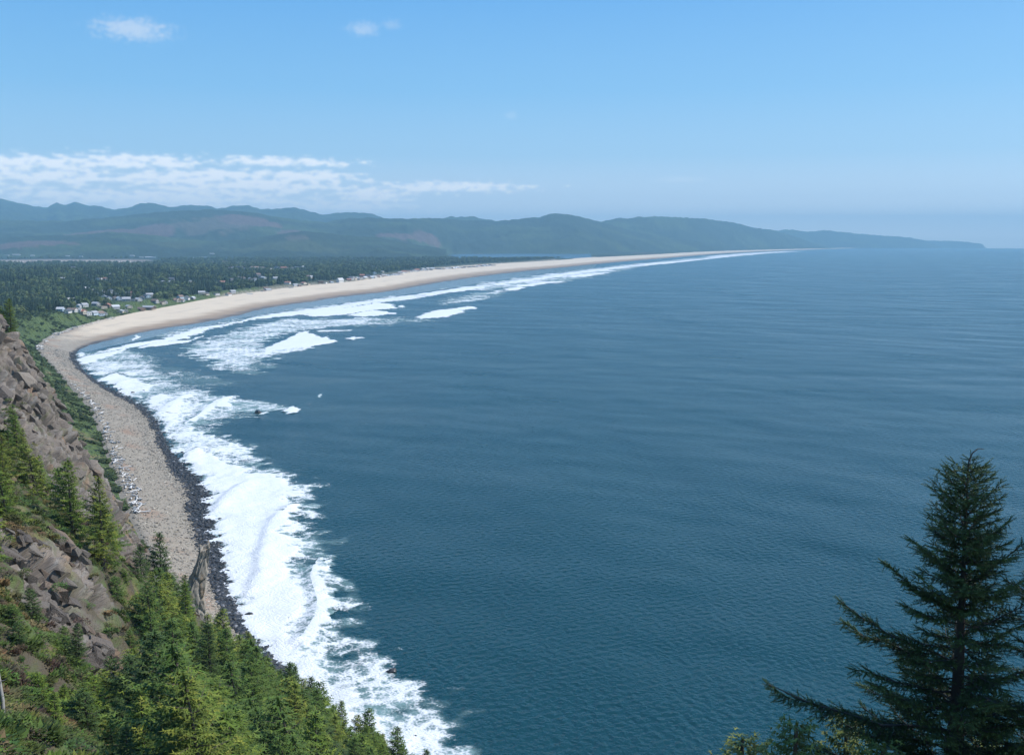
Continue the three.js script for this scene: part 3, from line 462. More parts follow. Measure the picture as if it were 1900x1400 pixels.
function block(seed) {   // an angular block: the hull of a few points in a slab
  const R = rngOf(seed), pts = [];
  for (let i = 0; i < 15; i++) { const v = [R() * 2 - 1, R() * 2 - 1, R() * 2 - 1], k = .55 + .45 * R(), m = Math.max(...v.map(Math.abs)); pts.push(new THREE.Vector3(v[0] / m * k, v[1] / m * (.8 + .2 * R()), v[2] / m * k * .8)); }
  const g = new ConvexGeometry(pts), n = g.attributes.position.count, c = new Float32Array(n * 3), uv = new Float32Array(n * 2), p = g.attributes.position;
  for (let i = 0; i < n; i++) { const t = Math.floor(i / 3), k = .85 + .3 * hash(t, seed, 1, 2); c.set([k, k, k], i * 3); uv.set([(p.getX(i) + p.getZ(i) * .7) * .4, (p.getY(i) + p.getZ(i) * .3) * .4], i * 2); }
  g.setAttribute('color', new THREE.BufferAttribute(c, 3)); g.setAttribute('uv', new THREE.BufferAttribute(uv, 2));
  return g;
}
const rockGrain = floatTexture(512, (i, j) => { const a = i / 512 * 2 * Math.PI, b = j / 512 * 2 * Math.PI; let s = 0; for (let o = 0, f = 2.2, w = 0.5; o < 5; o++, f *= 2, w *= 0.6) s += w * n3(Math.cos(a) * f + o * 9, Math.sin(a) * f + Math.cos(b) * f * 1.7, Math.sin(b) * f * 1.7); return s; });
{
  const nu = 600, nv = 520;
  const aOf = (i) => { const t = i / nu; return (t < 0.08 ? lerp(-62, -31, t / 0.08) : t < 0.9 ? lerp(-31, -4, (t - 0.08) / 0.82) : lerp(-4, 100, (t - 0.9) / 0.1)) * Math.PI / 180; }, rOf = (j) => { const t = j / nv; return t < .2 ? 1.2 + 4 * (Math.pow(25.7, t / .2) - 1) : t < .92 ? lerp(100, 348, (t - .2) / .72) : lerp(348, 560, (t - .92) / .08); };
  const N = (nu + 1) * (nv + 1), P = new Array(N), info = new Array(N);
  for (let j = 0, k = 0; j <= nv; j++) for (let i = 0; i <= nu; i++, k++) { const r = rOf(j), a = aOf(i), x = Math.sin(a) * r, z = 1.5 - Math.cos(a) * r; P[k] = [x, headlandHeight(x, z), z]; }
  const Q = P.map((p, k) => {
    const i = k % (nu + 1), j = (k / (nu + 1)) | 0, l = P[k - (i > 0 ? 1 : 0)], r = P[k + (i < nu ? 1 : 0)], d = P[k - (j > 0 ? nu + 1 : 0)], u = P[k + (j < nv ? nu + 1 : 0)];
    let nrm = V.norm(V.cross(V.sub(r, l), V.sub(u, d))); if (nrm[1] < 0) nrm = V.mul(nrm, -1);
    const rock = rockAt(p[0], p[2]), b1 = blocks(...p, 4.2, 1), b2 = blocks(...p, 1.5, 9), b3 = blocks(...p, .62, 19), near = sstep(4, 30, Math.hypot(p[0], p[2]));
    const lump = fbm(p[0] / 9, p[2] / 9, 3) * 1.1 + fbm(p[0] / 34, p[2] / 34, 2) * 1.6;
    const h = (lerp(lump, b1[0] * 2.5 + b2[0] * 0.8 + b3[0] * .26 - 0.9 + fbm(p[0] / 2, p[2] / 2 + p[1] / 2, 2) * .22, rock)) * near;
    info[k] = [rock, b1, b2];
    return V.mad(p, nrm, h);
  });
  const g = sheet(nu, nv, (i, j) => Q[j * (nu + 1) + i], {
    keep: (q) => q[1] > -6,
    uv: (q) => [(q[0] * 0.35 + q[2] * .94) / 9, (q[1] * 0.9 - q[0] * .6) / 9],
    color: (q, i, j) => {
      const [rock, b1, b2] = info[j * (nu + 1) + i], [x, y, z] = q, a = fbm(x / 3, z / 3 + y / 3, 3), b = fbm(x / 16, z / 16 + y / 20, 3);
      const v = 0.84 + 0.24 * b1[1] + 0.2 * b2[1] + 0.25 * a;
      let r = [.172, .143, .117].map((c) => c * v);
      const lichen = sstep(.25, .6, fbm(x / 2.2 + 9, y / 2.2 + z / 4, 3)); r = r.map((c, n) => lerp(c, [.30, .29, .26][n], lichen * .55));
      const ochre = sstep(.3, .6, fbm(x / 12 + 31, y / 14 + z / 12, 3)); r = r.map((c, n) => lerp(c, [.24, .135, .06][n], ochre * .5));
      const moss = sstep(.25, .55, fbm(x / 5 + 71, y / 6 + z / 5, 3)); r = r.map((c, n) => lerp(c, [.085, .10, .03][n], moss * .55));
      const soil = [.085, .068, .040], grass = [.075 + .02 * a, .105 + .025 * a, .026], straw = [.19, .14, .065];
      const gr = sstep(-.25, .25, a + b * .6), st = sstep(.15, .5, fbm(x / 7 - 30, z / 7, 3));
      let s = soil.map((c, n) => lerp(c, grass[n], gr)).map((c, n) => lerp(c, straw[n], st * .6));
      if (y < 9) s = s.map((c, n) => lerp(c, [.2, .175, .14][n], sstep(9, 5, y)));
      return s.map((c, n) => lerp(c, r[n], rock));
    },
  });
  const cliff = tag(mesh('headland_cliff', g, new THREE.MeshStandardMaterial({ vertexColors: true, roughness: 0.92, bumpMap: rockGrain, bumpScale: 0.14 })), '', '', '', 'structure');
  // jointed blocks standing out of the spur and the outcrop
  const R = rngOf(311), kinds = []; for (let k = 0; k < 9; k++) kinds.push(block(700 + k));
  const tones = [[.178, .146, .118], [.135, .112, .093], [.21, .178, .146], [.19, .140, .102]].map((c) => new THREE.MeshStandardMaterial({ color: new THREE.Color().setRGB(...c), vertexColors: true, roughness: .92, bumpMap: rockGrain, bumpScale: .1 })), taken = [];
  const dip = new THREE.Vector3(.62, -.70, -.35).normalize(), flat = new THREE.Vector3(), q = new THREE.Quaternion(), up = new THREE.Vector3(0, 1, 0);
  for (let k = 0; k < 40000 && taken.length < 300; k++) {
    const r = taken.length < 85 ? 100 + 70 * R() : 170 + 170 * R(), a = lerp(-29.5, -17, R()) * Math.PI / 180, x = Math.sin(a) * r, z = -Math.cos(a) * r; if (cover(x, z)[0] < .66 || rockAt(x, z) < .8) continue;
    const s = (r > 185 ? 1.35 : .95) * (.5 + 1.2 * R() * R()); if (taken.some((t) => Math.hypot(t[0] - x, t[1] - z) < (t[2] + s) * .6)) continue;
    taken.push([x, z, s]);
    const m = mesh('rock_block', kinds[k % 9], tones[Math.floor(R() * 4)], cliff); q.setFromUnitVectors(up, flat.copy(dip).add(new THREE.Vector3(R() - .5, R() - .5, R() - .5).multiplyScalar(.5)).normalize());
    m.quaternion.copy(q); m.rotateY(R() * 6.3); m.scale.set(s * (.7 + .5 * R()), s * (1.0 + .9 * R()), s * (.7 + .5 * R())); m.position.set(x, headlandHeight(x, z) - .72 * s - .35, z);
  }
  console.log('blocks', taken.length);
}
const headlandTop = (x, z) => headlandHeight(x, z) + fbm(x / 9, z / 9, 3) * 1.1 + fbm(x / 34, z / 34, 2) * 1.6;

// ---------------------------------------------------------------- conifers of the headland
const bark = M(.075, .06, .048, .95), deadwood = M(.30, .285, .265, .9);
const needles = [[.060, .110, .013], [.092, .148, .013], [.042, .080, .015], [.122, .162, .018]].map((c) => new THREE.MeshPhysicalMaterial({ color: new THREE.Color().setRGB(...c), vertexColors: true, roughness: 0.8, side: THREE.DoubleSide }));
function conifer(seed, h, spread, { lean = 0, bare = 0.08, wind = 0.3, twig = 0.42, dense = 1, ragged = 0.3 } = {}) {
  const R = rngOf(seed), T = new Tris(), top = [lean * h, h, 0], axis = (t) => [lean * h * t * t, h * t, 0];
  const n = Math.round(h * 8.5 * dense + 16);
  const wood = [limb([0, .25, .5, .75, 1].map(axis), [.026 * h, .020 * h, .014 * h, .008 * h, .015].map((r) => Math.max(r, .02)), 7)];
  for (let b = 0; b < n; b++) {
    const t = bare + (1 - bare) * Math.pow((b + R()) / n, 0.92), az = b * 2.399 + R() * 1.2, shape = Math.pow(1 - t, 0.8) * (1 - 0.5 * sstep(.3, 0, t));
    const L = (spread * shape * (1 - ragged / 2 + ragged * (R() + 0.4 * n2(az, t * 5 + seed))) + 0.16) * (1 - wind * Math.cos(az)), o = axis(t), out = [Math.cos(az), 0, Math.sin(az)], rise = lerp(-.18, .75, Math.pow(t, 1.3)) + (R() - .5) * .25;
    const pt = (s) => [o[0] + out[0] * L * s, o[1] + L * (rise * s - 0.30 * s * s * (1 - t) + .10 * s * s * s), o[2] + out[2] * L * s], side = [-out[2], 0, out[0]];
    if (b % 3 === 0 && L > .7) wood.push(limb([pt(0), pt(.5), pt(.92)], [.05, .03, .01], 3));
    const k = Math.max(3, Math.round(L / twig * 2.9));
    for (let q = 0; q < k; q++) {
      const s = 0.14 + 0.86 * (q + R()) / k, p = pt(s), w = twig * (1.15 - 0.5 * s) * (0.75 + 0.6 * R()), sg = q % 2 ? 1 : -1, young = s > .72 ? 1.35 : 1, c = (0.65 + 0.55 * R()) * young, col = [c * (s > .8 ? 1.25 : 1), c, c * 0.9];
      const d = V.norm([out[0] * .75 + side[0] * sg * (.9 + .5 * R()), (R() - .62) * .9, out[2] * .75 + side[2] * sg * (.9 + .5 * R())]), e = V.mad(p, d, w * 1.7), cr = V.norm(V.cross(d, [R() - .5, 1, R() - .5]));
      T.tri(V.mad(p, cr, -w * .17), V.mad(p, cr, w * .17), e, col);
      const m = V.mad(p, d, w * .75), f = V.norm(V.add(d, V.mul(cr, sg * 1.5)));
      T.tri(m, V.mad(m, d, w * .26), V.mad(m, f, w * .85), col);
      const f2 = V.norm(V.add(d, V.mul(cr, -sg * 1.5))), m2 = V.mad(p, d, w * .35); T.tri(m2, V.mad(m2, d, w * .26), V.mad(m2, f2, w * .85), col);
      const dn = V.norm([d[0] * .5, -.9, d[2] * .5]); T.tri(V.mad(p, out, -w * .18), V.mad(p, out, w * .18), V.mad(p, dn, w * (.5 + .5 * R())), col);
    }
    if (t > .93) for (let q = 0; q < 3; q++) { const d = V.norm([R() - .5, 1.2, R() - .5]); T.tri(o, V.add(o, [twig * .14, 0, .02]), V.mad(o, d, twig * .9), [1.1, 1.1, .9]); }
  }
  for (let q = 0; q < 4; q++) T.tri([top[0] - .1 * twig, h - .6 * twig, .05 * twig * q], [top[0] + .1 * twig, h - .6 * twig, 0], [top[0] + (R() - .5) * .3 * twig, h + .8 * twig, (R() - .5) * .3 * twig], [1.1, 1.1, .9]);
  return { wood: mergeGeometries(wood), crown: T.build(), h };
}
const KINDS = [conifer(21, 9, 3.0, { ragged: .5 }), conifer(22, 8, 3.6, { ragged: .8, lean: -.14, wind: .5 }), conifer(23, 10.5, 2.7, { ragged: .5 }), conifer(24, 6, 3.0, { twig: .36, ragged: .7, lean: -.12, wind: .45 }), conifer(25, 7, 2.0, { twig: .36 }), conifer(26, 4.2, 1.8, { twig: .30, dense: 1.5, bare: .02, ragged: .6, lean: -.06 })];
function spruce(name, kind, [x, y, z], scale, turn, tint, label, group) {
  const k = KINDS[kind], t = base(name, [x, y, z], turn);
  t.scale.set(scale * 1.0, scale, scale); tag(t, label, 'tree', group);
  mesh('trunk', k.wood, bark, t); mesh('crown', k.crown, needles[tint], t);
  return t;
}
const R0 = rngOf(77), planted = [];
const plant = (px, py, d, kind, height, tint, label, group) => { const q = at(px, py, d), y = headlandTop(q[0], q[2]); planted.push([q[0], q[2], height * .22]); return spruce('spruce_tree', kind, [q[0], y - .3, q[2]], height / KINDS[kind].h, R0() * .8 - .4 + Math.PI * 0, tint, label, group); };
plant(300, 1090, 196, 2, 17, 2, 'tall thin-topped spruce in front of the cobbles, above the pale rock pillar');
plant(330, 1120, 190, 1, 12, 2, 'dark bushy spruce just left of the pale rock pillar');
plant(262, 1075, 192, 0, 12, 2, 'dark spruce between the tall thin-topped spruce and the rock spur');
plant(537, 1240, 176, 2, 11, 2, 'spruce with a narrow top against the foam, left one of a pair');
plant(577, 1262, 172, 2, 12, 2, 'spruce with open layered branches against the foam, right one of a pair');
plant(505, 1222, 182, 4, 8, 2, 'short dark spruce on the foam edge, left of the pointed pair');
plant(682, 1352, 156, 4, 8, 0, 'small pointed spruce on the foam edge low on the wooded slope');
plant(708, 1395, 148, 2, 9, 0, 'thin spiky spruce at the bottom end of the wooded slope');
plant(640, 1320, 162, 0, 8, 2, 'rounded spruce between the pointed pair and the bottom end of the slope');
plant(195, 1110, 168, 2, 15, 3, 'sunlit yellow-green spruce just right of the big grey outcrop');
plant(22, 640, 322, 0, 11, 1, 'lone spruce on the crest of the rock spur at the left edge');
plant(8, 622, 330, 3, 8, 0, 'small dark spruce behind the lone spruce on the rock crest');
const GREEN = ['spruce in the thicket between the rock spur and the left edge', 'spruce crowding the wooded slope above the white surf', 'young spruce on the bottom left slope below the grey outcrop'];
const TREES = ['trees of the headland thicket', 'trees of the headland slope', 'young trees of the bottom slope'];
{
  const spots = [];
  for (let k = 0; k < 60000 && spots.length < 215; k++) {
    const d = 52 + 250 * Math.pow(R0(), 0.8), a = lerp(-29.5, -3, R0()) * Math.PI / 180, x = Math.sin(a) * d, z = -Math.cos(a) * d, [rock, trees] = cover(x, z);
    if (trees < .45 + .25 * R0() || rock + .1 * R0() > .38) continue;
    const y = headlandTop(x, z); if (y < 10) continue;
    const cz = z * -CP - (y - EYE) * SP, px = 950 + FOCAL * x / cz, py = 700 - FOCAL * ((y - EYE) * CP - z * SP) / cz;
    if (px < -60 || py > 1560 || px > 800) continue;
    const zone = px < 110 && py < 960 ? 0 : px < 260 && py > 1080 ? 2 : 1, gap = zone === 1 ? 3.3 : 2.4;
    if (planted.some((p) => Math.hypot(p[0] - x, p[1] - z) < gap)) continue;
    planted.push([x, z, 2]); spots.push([x, y, z, zone, px, py]);
  }
  for (const [x, y, z, zone, px, py] of spots) {
    const where = zone === 1 ? (py > 1340 ? 'near the bottom edge of the wooded slope' : px < 330 ? 'beside the big grey outcrop' : px > 470 ? 'on the wooded slope close to the surf' : 'in the middle of the wooded slope') : '';
    const kind = zone === 1 ? [0, 1, 2, 1, 4, 3][Math.floor(R0() * 6)] : zone === 0 ? [0, 1, 3, 4][Math.floor(R0() * 4)] : [3, 5, 5, 4][Math.floor(R0() * 4)];
    const h = zone === 1 ? 8.0 + 6.5 * R0() * R0() + 1.5 * R0() : zone === 0 ? 5.5 + 3.5 * R0() : 2.6 + 2.6 * R0();
    const tint = zone === 0 ? [1, 3, 3, 0][Math.floor(R0() * 4)] : [0, 1, 0, 2, 1, 3][Math.floor(R0() * 6)];
    spruce('spruce_tree', kind, [x, y - .4, z], h / KINDS[kind].h, (R0() - .5) * 1.6, tint, `${h > (zone === 1 ? 10.5 : zone === 0 ? 7.3 : 3.9) ? 'taller' : 'lower'} ${['mid-green', 'bright green', 'dark green', 'yellow-green'][tint]} ${zone === 1 ? 'spruce ' + where : GREEN[zone]}`, `${TREES[zone]}, ${where} ${tint}${h > (zone === 1 ? 10.5 : zone === 0 ? 7.3 : 3.9)}`);
  }
  console.log('spruces', spots.length);
}
{ // dead, bleached trunk at the left edge
  const q = at(8, 1372, 62), y = headlandTop(q[0], q[2]), t = base('dead_tree', [q[0], y - .4, q[2]]);
  tag(t, 'bare bleached dead trunk standing at the bottom left edge', 'dead tree');
  mesh('trunk', limb([[0, 0, 0], [.05, 1.5, 0], [-.05, 3, .05], [-.12, 4.4, 0], [-.16, 5.0, 0]], [.13, .11, .09, .06, .03], 7), deadwood, t);
  for (const [h, a, l] of [[2.6, .4, .6], [3.4, 2.6, .5], [3.9, 1.2, .4], [4.3, 4.2, .35]]) mesh('branch_stub', limb([[-.04, h, 0], [Math.cos(a) * l * .6, h + .12, Math.sin(a) * l * .6], [Math.cos(a) * l, h + .3, Math.sin(a) * l]], [.035, .025, .01], 4), deadwood, t);
}
const greySpots = [[292, 1150, 172, 8], [318, 1190, 165, 7]];
greySpots.forEach(([px, py, d, h], i) => {
  const q = at(px, py, d), y = headlandTop(q[0], q[2]), t = base('dead_tree', [q[0], y - .3, q[2]], i), R = rngOf(400 + i);
  tag(t, ['pale dead spruce with leaning bare twigs amid the tall dark spruces', 'second pale dead spruce, right of the leaning bare one'][i], 'dead tree');
  mesh('trunk', limb([[0, 0, 0], [.1, h * .5, 0], [-.1, h, .1]], [.14, .09, .02], 6), deadwood, t);
  for (let k = 0; k < 16; k++) { const a = R() * 6.3, b = h * (.35 + .6 * R()), l = (h - b) * .35 + .4; mesh('branch_stub', limb([[0, b, 0], [Math.cos(a) * l * .6, b + .1, Math.sin(a) * l * .6], [Math.cos(a) * l, b + .4 * l, Math.sin(a) * l]], [.04, .025, .01], 3), deadwood, t); }
});

// undergrowth: salal, grass tufts and low shrubs over the slope
function clump(seed, n, w, h, leaf, flat = .5) {
  const R = rngOf(seed), T = new Tris();
  for (let i = 0; i < n; i++) {
    const a = R() * 6.283, r = w * Math.sqrt(R()), y = h * Math.sqrt(Math.max(0, 1 - (r / w) ** 2)) * (0.35 + 0.65 * R()), p = [Math.cos(a) * r, y, Math.sin(a) * r], d = V.norm([Math.cos(a) + (R() - .5) * 1.4, (R() - flat) * 1.2 + .3, Math.sin(a) + (R() - .5) * 1.4]), s = V.norm(V.cross(d, [R() - .5, 1, R() - .5])), l = leaf * (.6 + .8 * R()), c = .65 + .6 * R();
    T.tri(V.mad(p, s, -l * .32), V.mad(p, s, l * .32), V.mad(p, d, l), [c, c, c * .9]);
  }
  return T.build();
}
const leafy = new THREE.MeshStandardMaterial({ color: 0xffffff, vertexColors: true, roughness: .85, side: THREE.DoubleSide });
function scatter(name, geometry, spots, label, category) {   // spots: [x, y, z, scale, turn, [r, g, b], height scale]
  const m = lit(new THREE.InstancedMesh(geometry, leafy, spots.length)), o = new THREE.Object3D(), c = new THREE.Color();
  m.name = numbered(name);
  spots.forEach((s, i) => { o.position.set(s[0], s[1], s[2]); o.rotation.set(0, s[4], 0); o.scale.set(s[3], s[3] * (s[6] ?? 1), s[3]); o.updateMatrix(); m.setMatrixAt(i, o.matrix); m.setColorAt(i, c.setRGB(...s[5])); });
  scene.add(m); return tag(m, label, category, '', 'stuff');
}
{
  const R = rngOf(91), lots = [[], []];
  for (let k = 0; k < 60000 && lots[0].length + lots[1].length < 15000; k++) {
    const d = 6 + 260 * Math.pow(R(), 0.85), a = lerp(-33, 8, R()) * Math.PI / 180, x = Math.sin(a) * d, z = -Math.cos(a) * d, rock = cover(x, z)[0] + 0.28 * fbm(x / 13, z / 13, 3);
        if ((rock > .52 && R() > .10) || (rock > .36 && R() > .4)) continue;
    const y = headlandTop(x, z); if (y < 12) continue;
    const f = fbm(x / 10, z / 10, 3), s = (d < 48 ? .22 : .7) + (d < 48 ? .3 : .8) * R() * R();
    const c = f > .28 ? [.16, .125, .05] : f < -.35 ? [.085, .065, .035] : [[.07, .115, .016], [.055, .092, .016], [.10, .14, .02]][Math.floor(R() * 3)];
    lots[R() < .6 ? 0 : 1].push([x, y - .1, z, s, R() * 6.3, c.map((v) => v * (.8 + .4 * R())), .6 + .6 * R()]);
  }
  scatter('slope_shrubs', clump(1, 200, 1, .9, .22), lots[0], 'low green shrubs covering the headland slope between the trees', 'shrubs');
  scatter('slope_grass', clump(2, 150, .9, .7, .36, .1), lots[1], 'grass tufts and salal covering the headland slope between rocks', 'grass');
}

// ---------------------------------------------------------------- rocks
function rockGeometry(seed, sx, sy, sz, detail = 3, cut = .35) {
  const g = mergeVertices(new THREE.IcosahedronGeometry(1, detail).deleteAttribute('normal').deleteAttribute('uv')), p = g.attributes.position, R = rngOf(seed), planes = [];
  for (let i = 0; i < 14; i++) planes.push([V.norm([R() - .5, (R() - .5) * .9, R() - .5]), 1 - cut * R() - .12]);
  const c = new Float32Array(p.count * 3);
  for (let i = 0; i < p.count; i++) {
    let v = [p.getX(i), p.getY(i), p.getZ(i)];
    for (const [n, d] of planes) { const q = v[0] * n[0] + v[1] * n[1] + v[2] * n[2]; if (q > d) v = V.mad(v, n, d - q); }
    const f = 1 + .10 * n3(v[0] * 2 + seed, v[1] * 2, v[2] * 2) + .05 * n3(v[0] * 6, v[1] * 6 + seed, v[2] * 6);
    p.setXYZ(i, v[0] * f * sx, v[1] * f * sy, v[2] * f * sz);
    const k = .8 + .3 * n3(v[0] * 3, v[1] * 3, v[2] * 3 + seed); c.set([k, k, k], i * 3);
  }
  g.setAttribute('color', new THREE.BufferAttribute(c, 3)); g.computeVertexNormals();
  return g;
}
const wetRock = new THREE.MeshStandardMaterial({ color: new THREE.Color().setRGB(.035, .036, .038), vertexColors: true, roughness: .45 });
[[727, 1245, 2.5, 1.2, 1.5, 'dark wave-washed rock standing alone in the lacy foam'], [461, 1141, 2.3, 1.2, 1.5, 'dark round boulder in the foam just off the dark cobbles'], [473, 1123, 1.0, .8, .9, 'small dark rock in the foam above the round boulder'], [463, 1158, .9, .7, .8, 'small dark rock between the round boulder and the spruces'], [536, 1148, 1.2, .7, .9, 'low dark rock in solid foam above the pointed spruces'], [462, 917, 1.5, .8, 1.1, 'small dark rock in the widest part of the white surf'], [478, 766, 3.6, 2.6, 2.6, 'dark rock with foam trailing off it beyond the surf'], [245, 729, 2.6, 1.6, 2, 'largest dark rock in the swash near the cobble bend'], [266, 725, 1.7, 1.1, 1.5, 'right-hand dark rock in the swash near the cobble bend'], [221, 724, 1.8, 1.0, 1.5, 'left-hand dark rock in the swash near the cobble bend'], [238, 729, 1.2, .8, 1, 'smallest dark rock in the swash near the cobble bend'], [771, 1365, 1.0, .7, .8, 'small dark rock in the foam near the bottom edge'], [748, 1379, 1.3, .6, .8, 'low dark rock in the foam beside the bottom spruces']]
  .forEach(([px, py, a, b, c, label], i) => { const [x, z] = G(px, py, .3), r = mesh('sea_rock', rockGeometry(500 + i, a, b, c, 5), wetRock); r.position.set(x, .25 * b - drop(x, z), z); tag(r, label, 'rock'); });
{ // the pale rib of rock on the edge of the cobbles
  const q = at(352, 1040, 338), g = new THREE.BoxGeometry(5.6, 50, 10, 22, 110, 26).toNonIndexed(); g.deleteAttribute('normal'); g.deleteAttribute('uv');
  const w = mergeVertices(g, 1e-3), p = w.attributes.position, c = new Float32Array(p.count * 3);
  for (let i = 0; i < p.count; i++) {
    let [x, y, z] = [p.getX(i), p.getY(i), p.getZ(i)]; const t = y / 50 + .5, r = 1 - .45 * sstep(.55, 1, t) + .3 * (1 - t), b = blocks(x + 3, y * .55, z + 8, 1.3, 40), b2 = blocks(x, y * .5, z, .55, 44), k = 1 + .10 * b[0] + .04 * b2[0];
    x = x * r * k + 2.5 * (.5 - t) * -1.6 + n2(t * 3, 1) * .8; z = z * r * k + n2(t * 3, 7) * .9; y += sstep(.9, 1, t) * (x * .5 + b[0]);
    p.setXYZ(i, x, y, z);
    const n = fbm(x / 2 + z / 2, y / 9, 3), v = .82 + .25 * b[1] + .25 * n, o = sstep(.2, .6, fbm(x / 3 + 5, y / 12, 2)); c.set([lerp(.30, .32, o) * v, lerp(.265, .24, o) * v, lerp(.215, .16, o) * v], i * 3);
  }
  w.setAttribute('color', new THREE.BufferAttribute(c, 3)); w.computeVertexNormals();
  const r = mesh('rock_pillar', w, new THREE.MeshStandardMaterial({ vertexColors: true, roughness: .9 })); r.position.set(q[0], 22, q[2]); r.rotation.set(.04, .35, -.10);
  tag(r, 'pale upright rib of rock rising beside the dark cobbles', 'rock');
}
{ // cobbles
  const R = rngOf(61), dry = [], wet = [];
  for (let k = 0; k < 26000; k++) {
    const s = -.5 + 14.6 * Math.pow(R(), .85), v = R() < .45 ? -.16 + .55 * R() : R() * 1.02, [x, z] = beachAt(s, v), b = fbm(x / 70, z / 70, 3), w = v + .07 * b + .05 * fbm(x / 14, z / 14, 3);
    if (v < .02 && R() > .35 + 2.0 * (v + .16)) continue;
    const y = beachY(v, s) + (fbm(x / 9, z / 9, 3) * .35 * sstep(16, 8, s) + fbm(x / 60, z / 60, 3) * .35) * sstep(-.1, .15, v) - drop(x, z);
    if (w < lerp(.30, .13, sstep(4, 8, s)) + .06 * R()) { const t = .6 + .8 * R() * R(), c = .022 + .05 * R() * R() + (R() < .05 ? .16 : 0); wet.push([x, Math.max(y, -.3) + .12, z, .35 + 1.25 * Math.pow(R(), 3), R() * 6.3, [c, c * 1.0, c * 1.04], t]); }
    else { const c = .22 + .26 * R() + (R() < .06 ? .25 : 0), g = R() < .16 ? .55 : 1; dry.push([x, y + .06, z, .3 + .75 * Math.pow(R(), 3), R() * 6.3, [c * g, c * .88 * g, c * .70 * g], .5 + .4 * R()]); }
  }
  const stone = rockGeometry(901, 1, .8, .85, 1), m1 = scatter('beach_cobbles', stone, dry, 'pale dry cobbles strewn over the upper beach', 'cobbles'), m2 = scatter('wet_cobbles', stone, wet, 'dark wet boulders along the edge of the surf', 'boulders');
  m1.material = new THREE.MeshStandardMaterial({ vertexColors: true, roughness: .9 }); m2.material = new THREE.MeshStandardMaterial({ vertexColors: true, roughness: .6 });
}
{ // driftwood logs along the back of the beach
  const R = rngOf(62), mats = [.60, .48, .36].map((c) => M(c, c * .96, c * .90, .85)), geos = [0, 1, 2, 3].map((k) => { const r = rngOf(640 + k), p = []; for (let i = 0; i <= 5; i++) p.push([i / 5 - .5, (r() - .5) * .03, (r() - .5) * .06]); return limb(p, [.075, .06, .055, .05, .045, .03].map((q) => q * (.8 + .4 * r())), 7); });
  for (let k = 0; k < 235; k++) {
    const far = k >= 175, s = far ? 13 + 4.4 * R() : 4.2 + 6.6 * Math.pow(R(), 1.1), c = Math.floor(s * 2.4), v = (far ? .90 + .12 * R() : .84 + .17 * Math.sqrt(R()) - .05 * hash(c, 1, 2, 3)), [x, z] = beachAt(s, v);
    const [x2, z2] = beachAt(s + .02, v), dir = Math.atan2(-(z2 - z), x2 - x) + (R() < .6 ? (R() - .5) * 1.0 : R() * 3), l = (far ? 8 : 3.5) + 8 * R() * R(), shade = Math.floor(R() * R() * 3), part = far ? 0 : s < 6 ? 1 : s < 8.2 ? 2 : 3;
    const m = mesh('driftwood_log', geos[k % 4], mats[shade]); m.scale.set(l, Math.max(l, 6.5) * (.8 + .4 * R()), Math.max(l, 6.5) * (.8 + .4 * R()));
    m.position.set(x, beachY(v, s) + .55 + .3 * R() - drop(x, z), z); m.rotation.set(0, dir, (R() - .5) * .12);
    { const t = `${l > (far ? 10 : 5.5) ? 'long' : 'short'} ${['white', 'pale grey', 'grey'][shade]} driftwood log ${['under the grassy bank near the village', 'at the near end of the log pile below the cliff', 'in the middle of the log pile below the cliff', 'at the far end of the log pile towards the bend'][part]}`; tag(m, t, 'log', t.replace('log', 'logs')); }
  }
}

// ---------------------------------------------------------------- the town
const onLand = (px, py) => { const [a, b, c] = dirOf(px, py), k = Math.hypot(a, c); let r = 900; for (; r < 9500; r *= 1.002) { const x = a * r / k, z = c * r / k; if (EYE + b * r / k < Math.max(land(x, z), 0) - drop(x, z)) break; } return [a * r / k, c * r / k, r]; };
const WALLS = [['white', [.58, .57, .54]], ['pale grey', [.38, .38, .37]], ['weathered grey', [.26, .25, .24]], ['cream', [.48, .43, .34]], ['brown shingled', [.17, .115, .08]], ['pale blue', [.42, .50, .56]]].map(([n, c]) => [n, M(...c, .8)]);
const ROOFS = [['pale grey roof', [.36, .355, .35]], ['dark roof', [.085, .085, .09]], ['brown roof', [.22, .15, .11]], ['white roof', [.52, .52, .51]], ['reddish roof', [.33, .15, .10]]].map(([n, c]) => [n, M(...c, .7)]);
const paneM = M(.03, .04, .05, .15);
const bodyGeo = (() => { const s = new THREE.Shape([[-.5, 0], [.5, 0], [.5, .62], [0, 1], [-.5, .62]].map((p) => new THREE.Vector2(...p))); return new THREE.ExtrudeGeometry(s, { depth: 1, bevelEnabled: false }).translate(0, 0, -.5); })();
const roofGeo = (() => { const s = new THREE.Shape([[-.58, .575], [0, 1.015], [.58, .575], [.58, .63], [0, 1.085], [-.58, .63]].map((p) => new THREE.Vector2(...p))); return new THREE.ExtrudeGeometry(s, { depth: 1.12, bevelEnabled: false }).translate(0, 0, -.56); })();
const flatBody = new THREE.BoxGeometry(1, .72, 1).translate(0, .36, 0), flatRoof = new THREE.BoxGeometry(1.1, .07, 1.1).translate(0, .757, 0), windowGeo = new THREE.BoxGeometry(.2, .16, .03);
const houses = [], RH = rngOf(303);
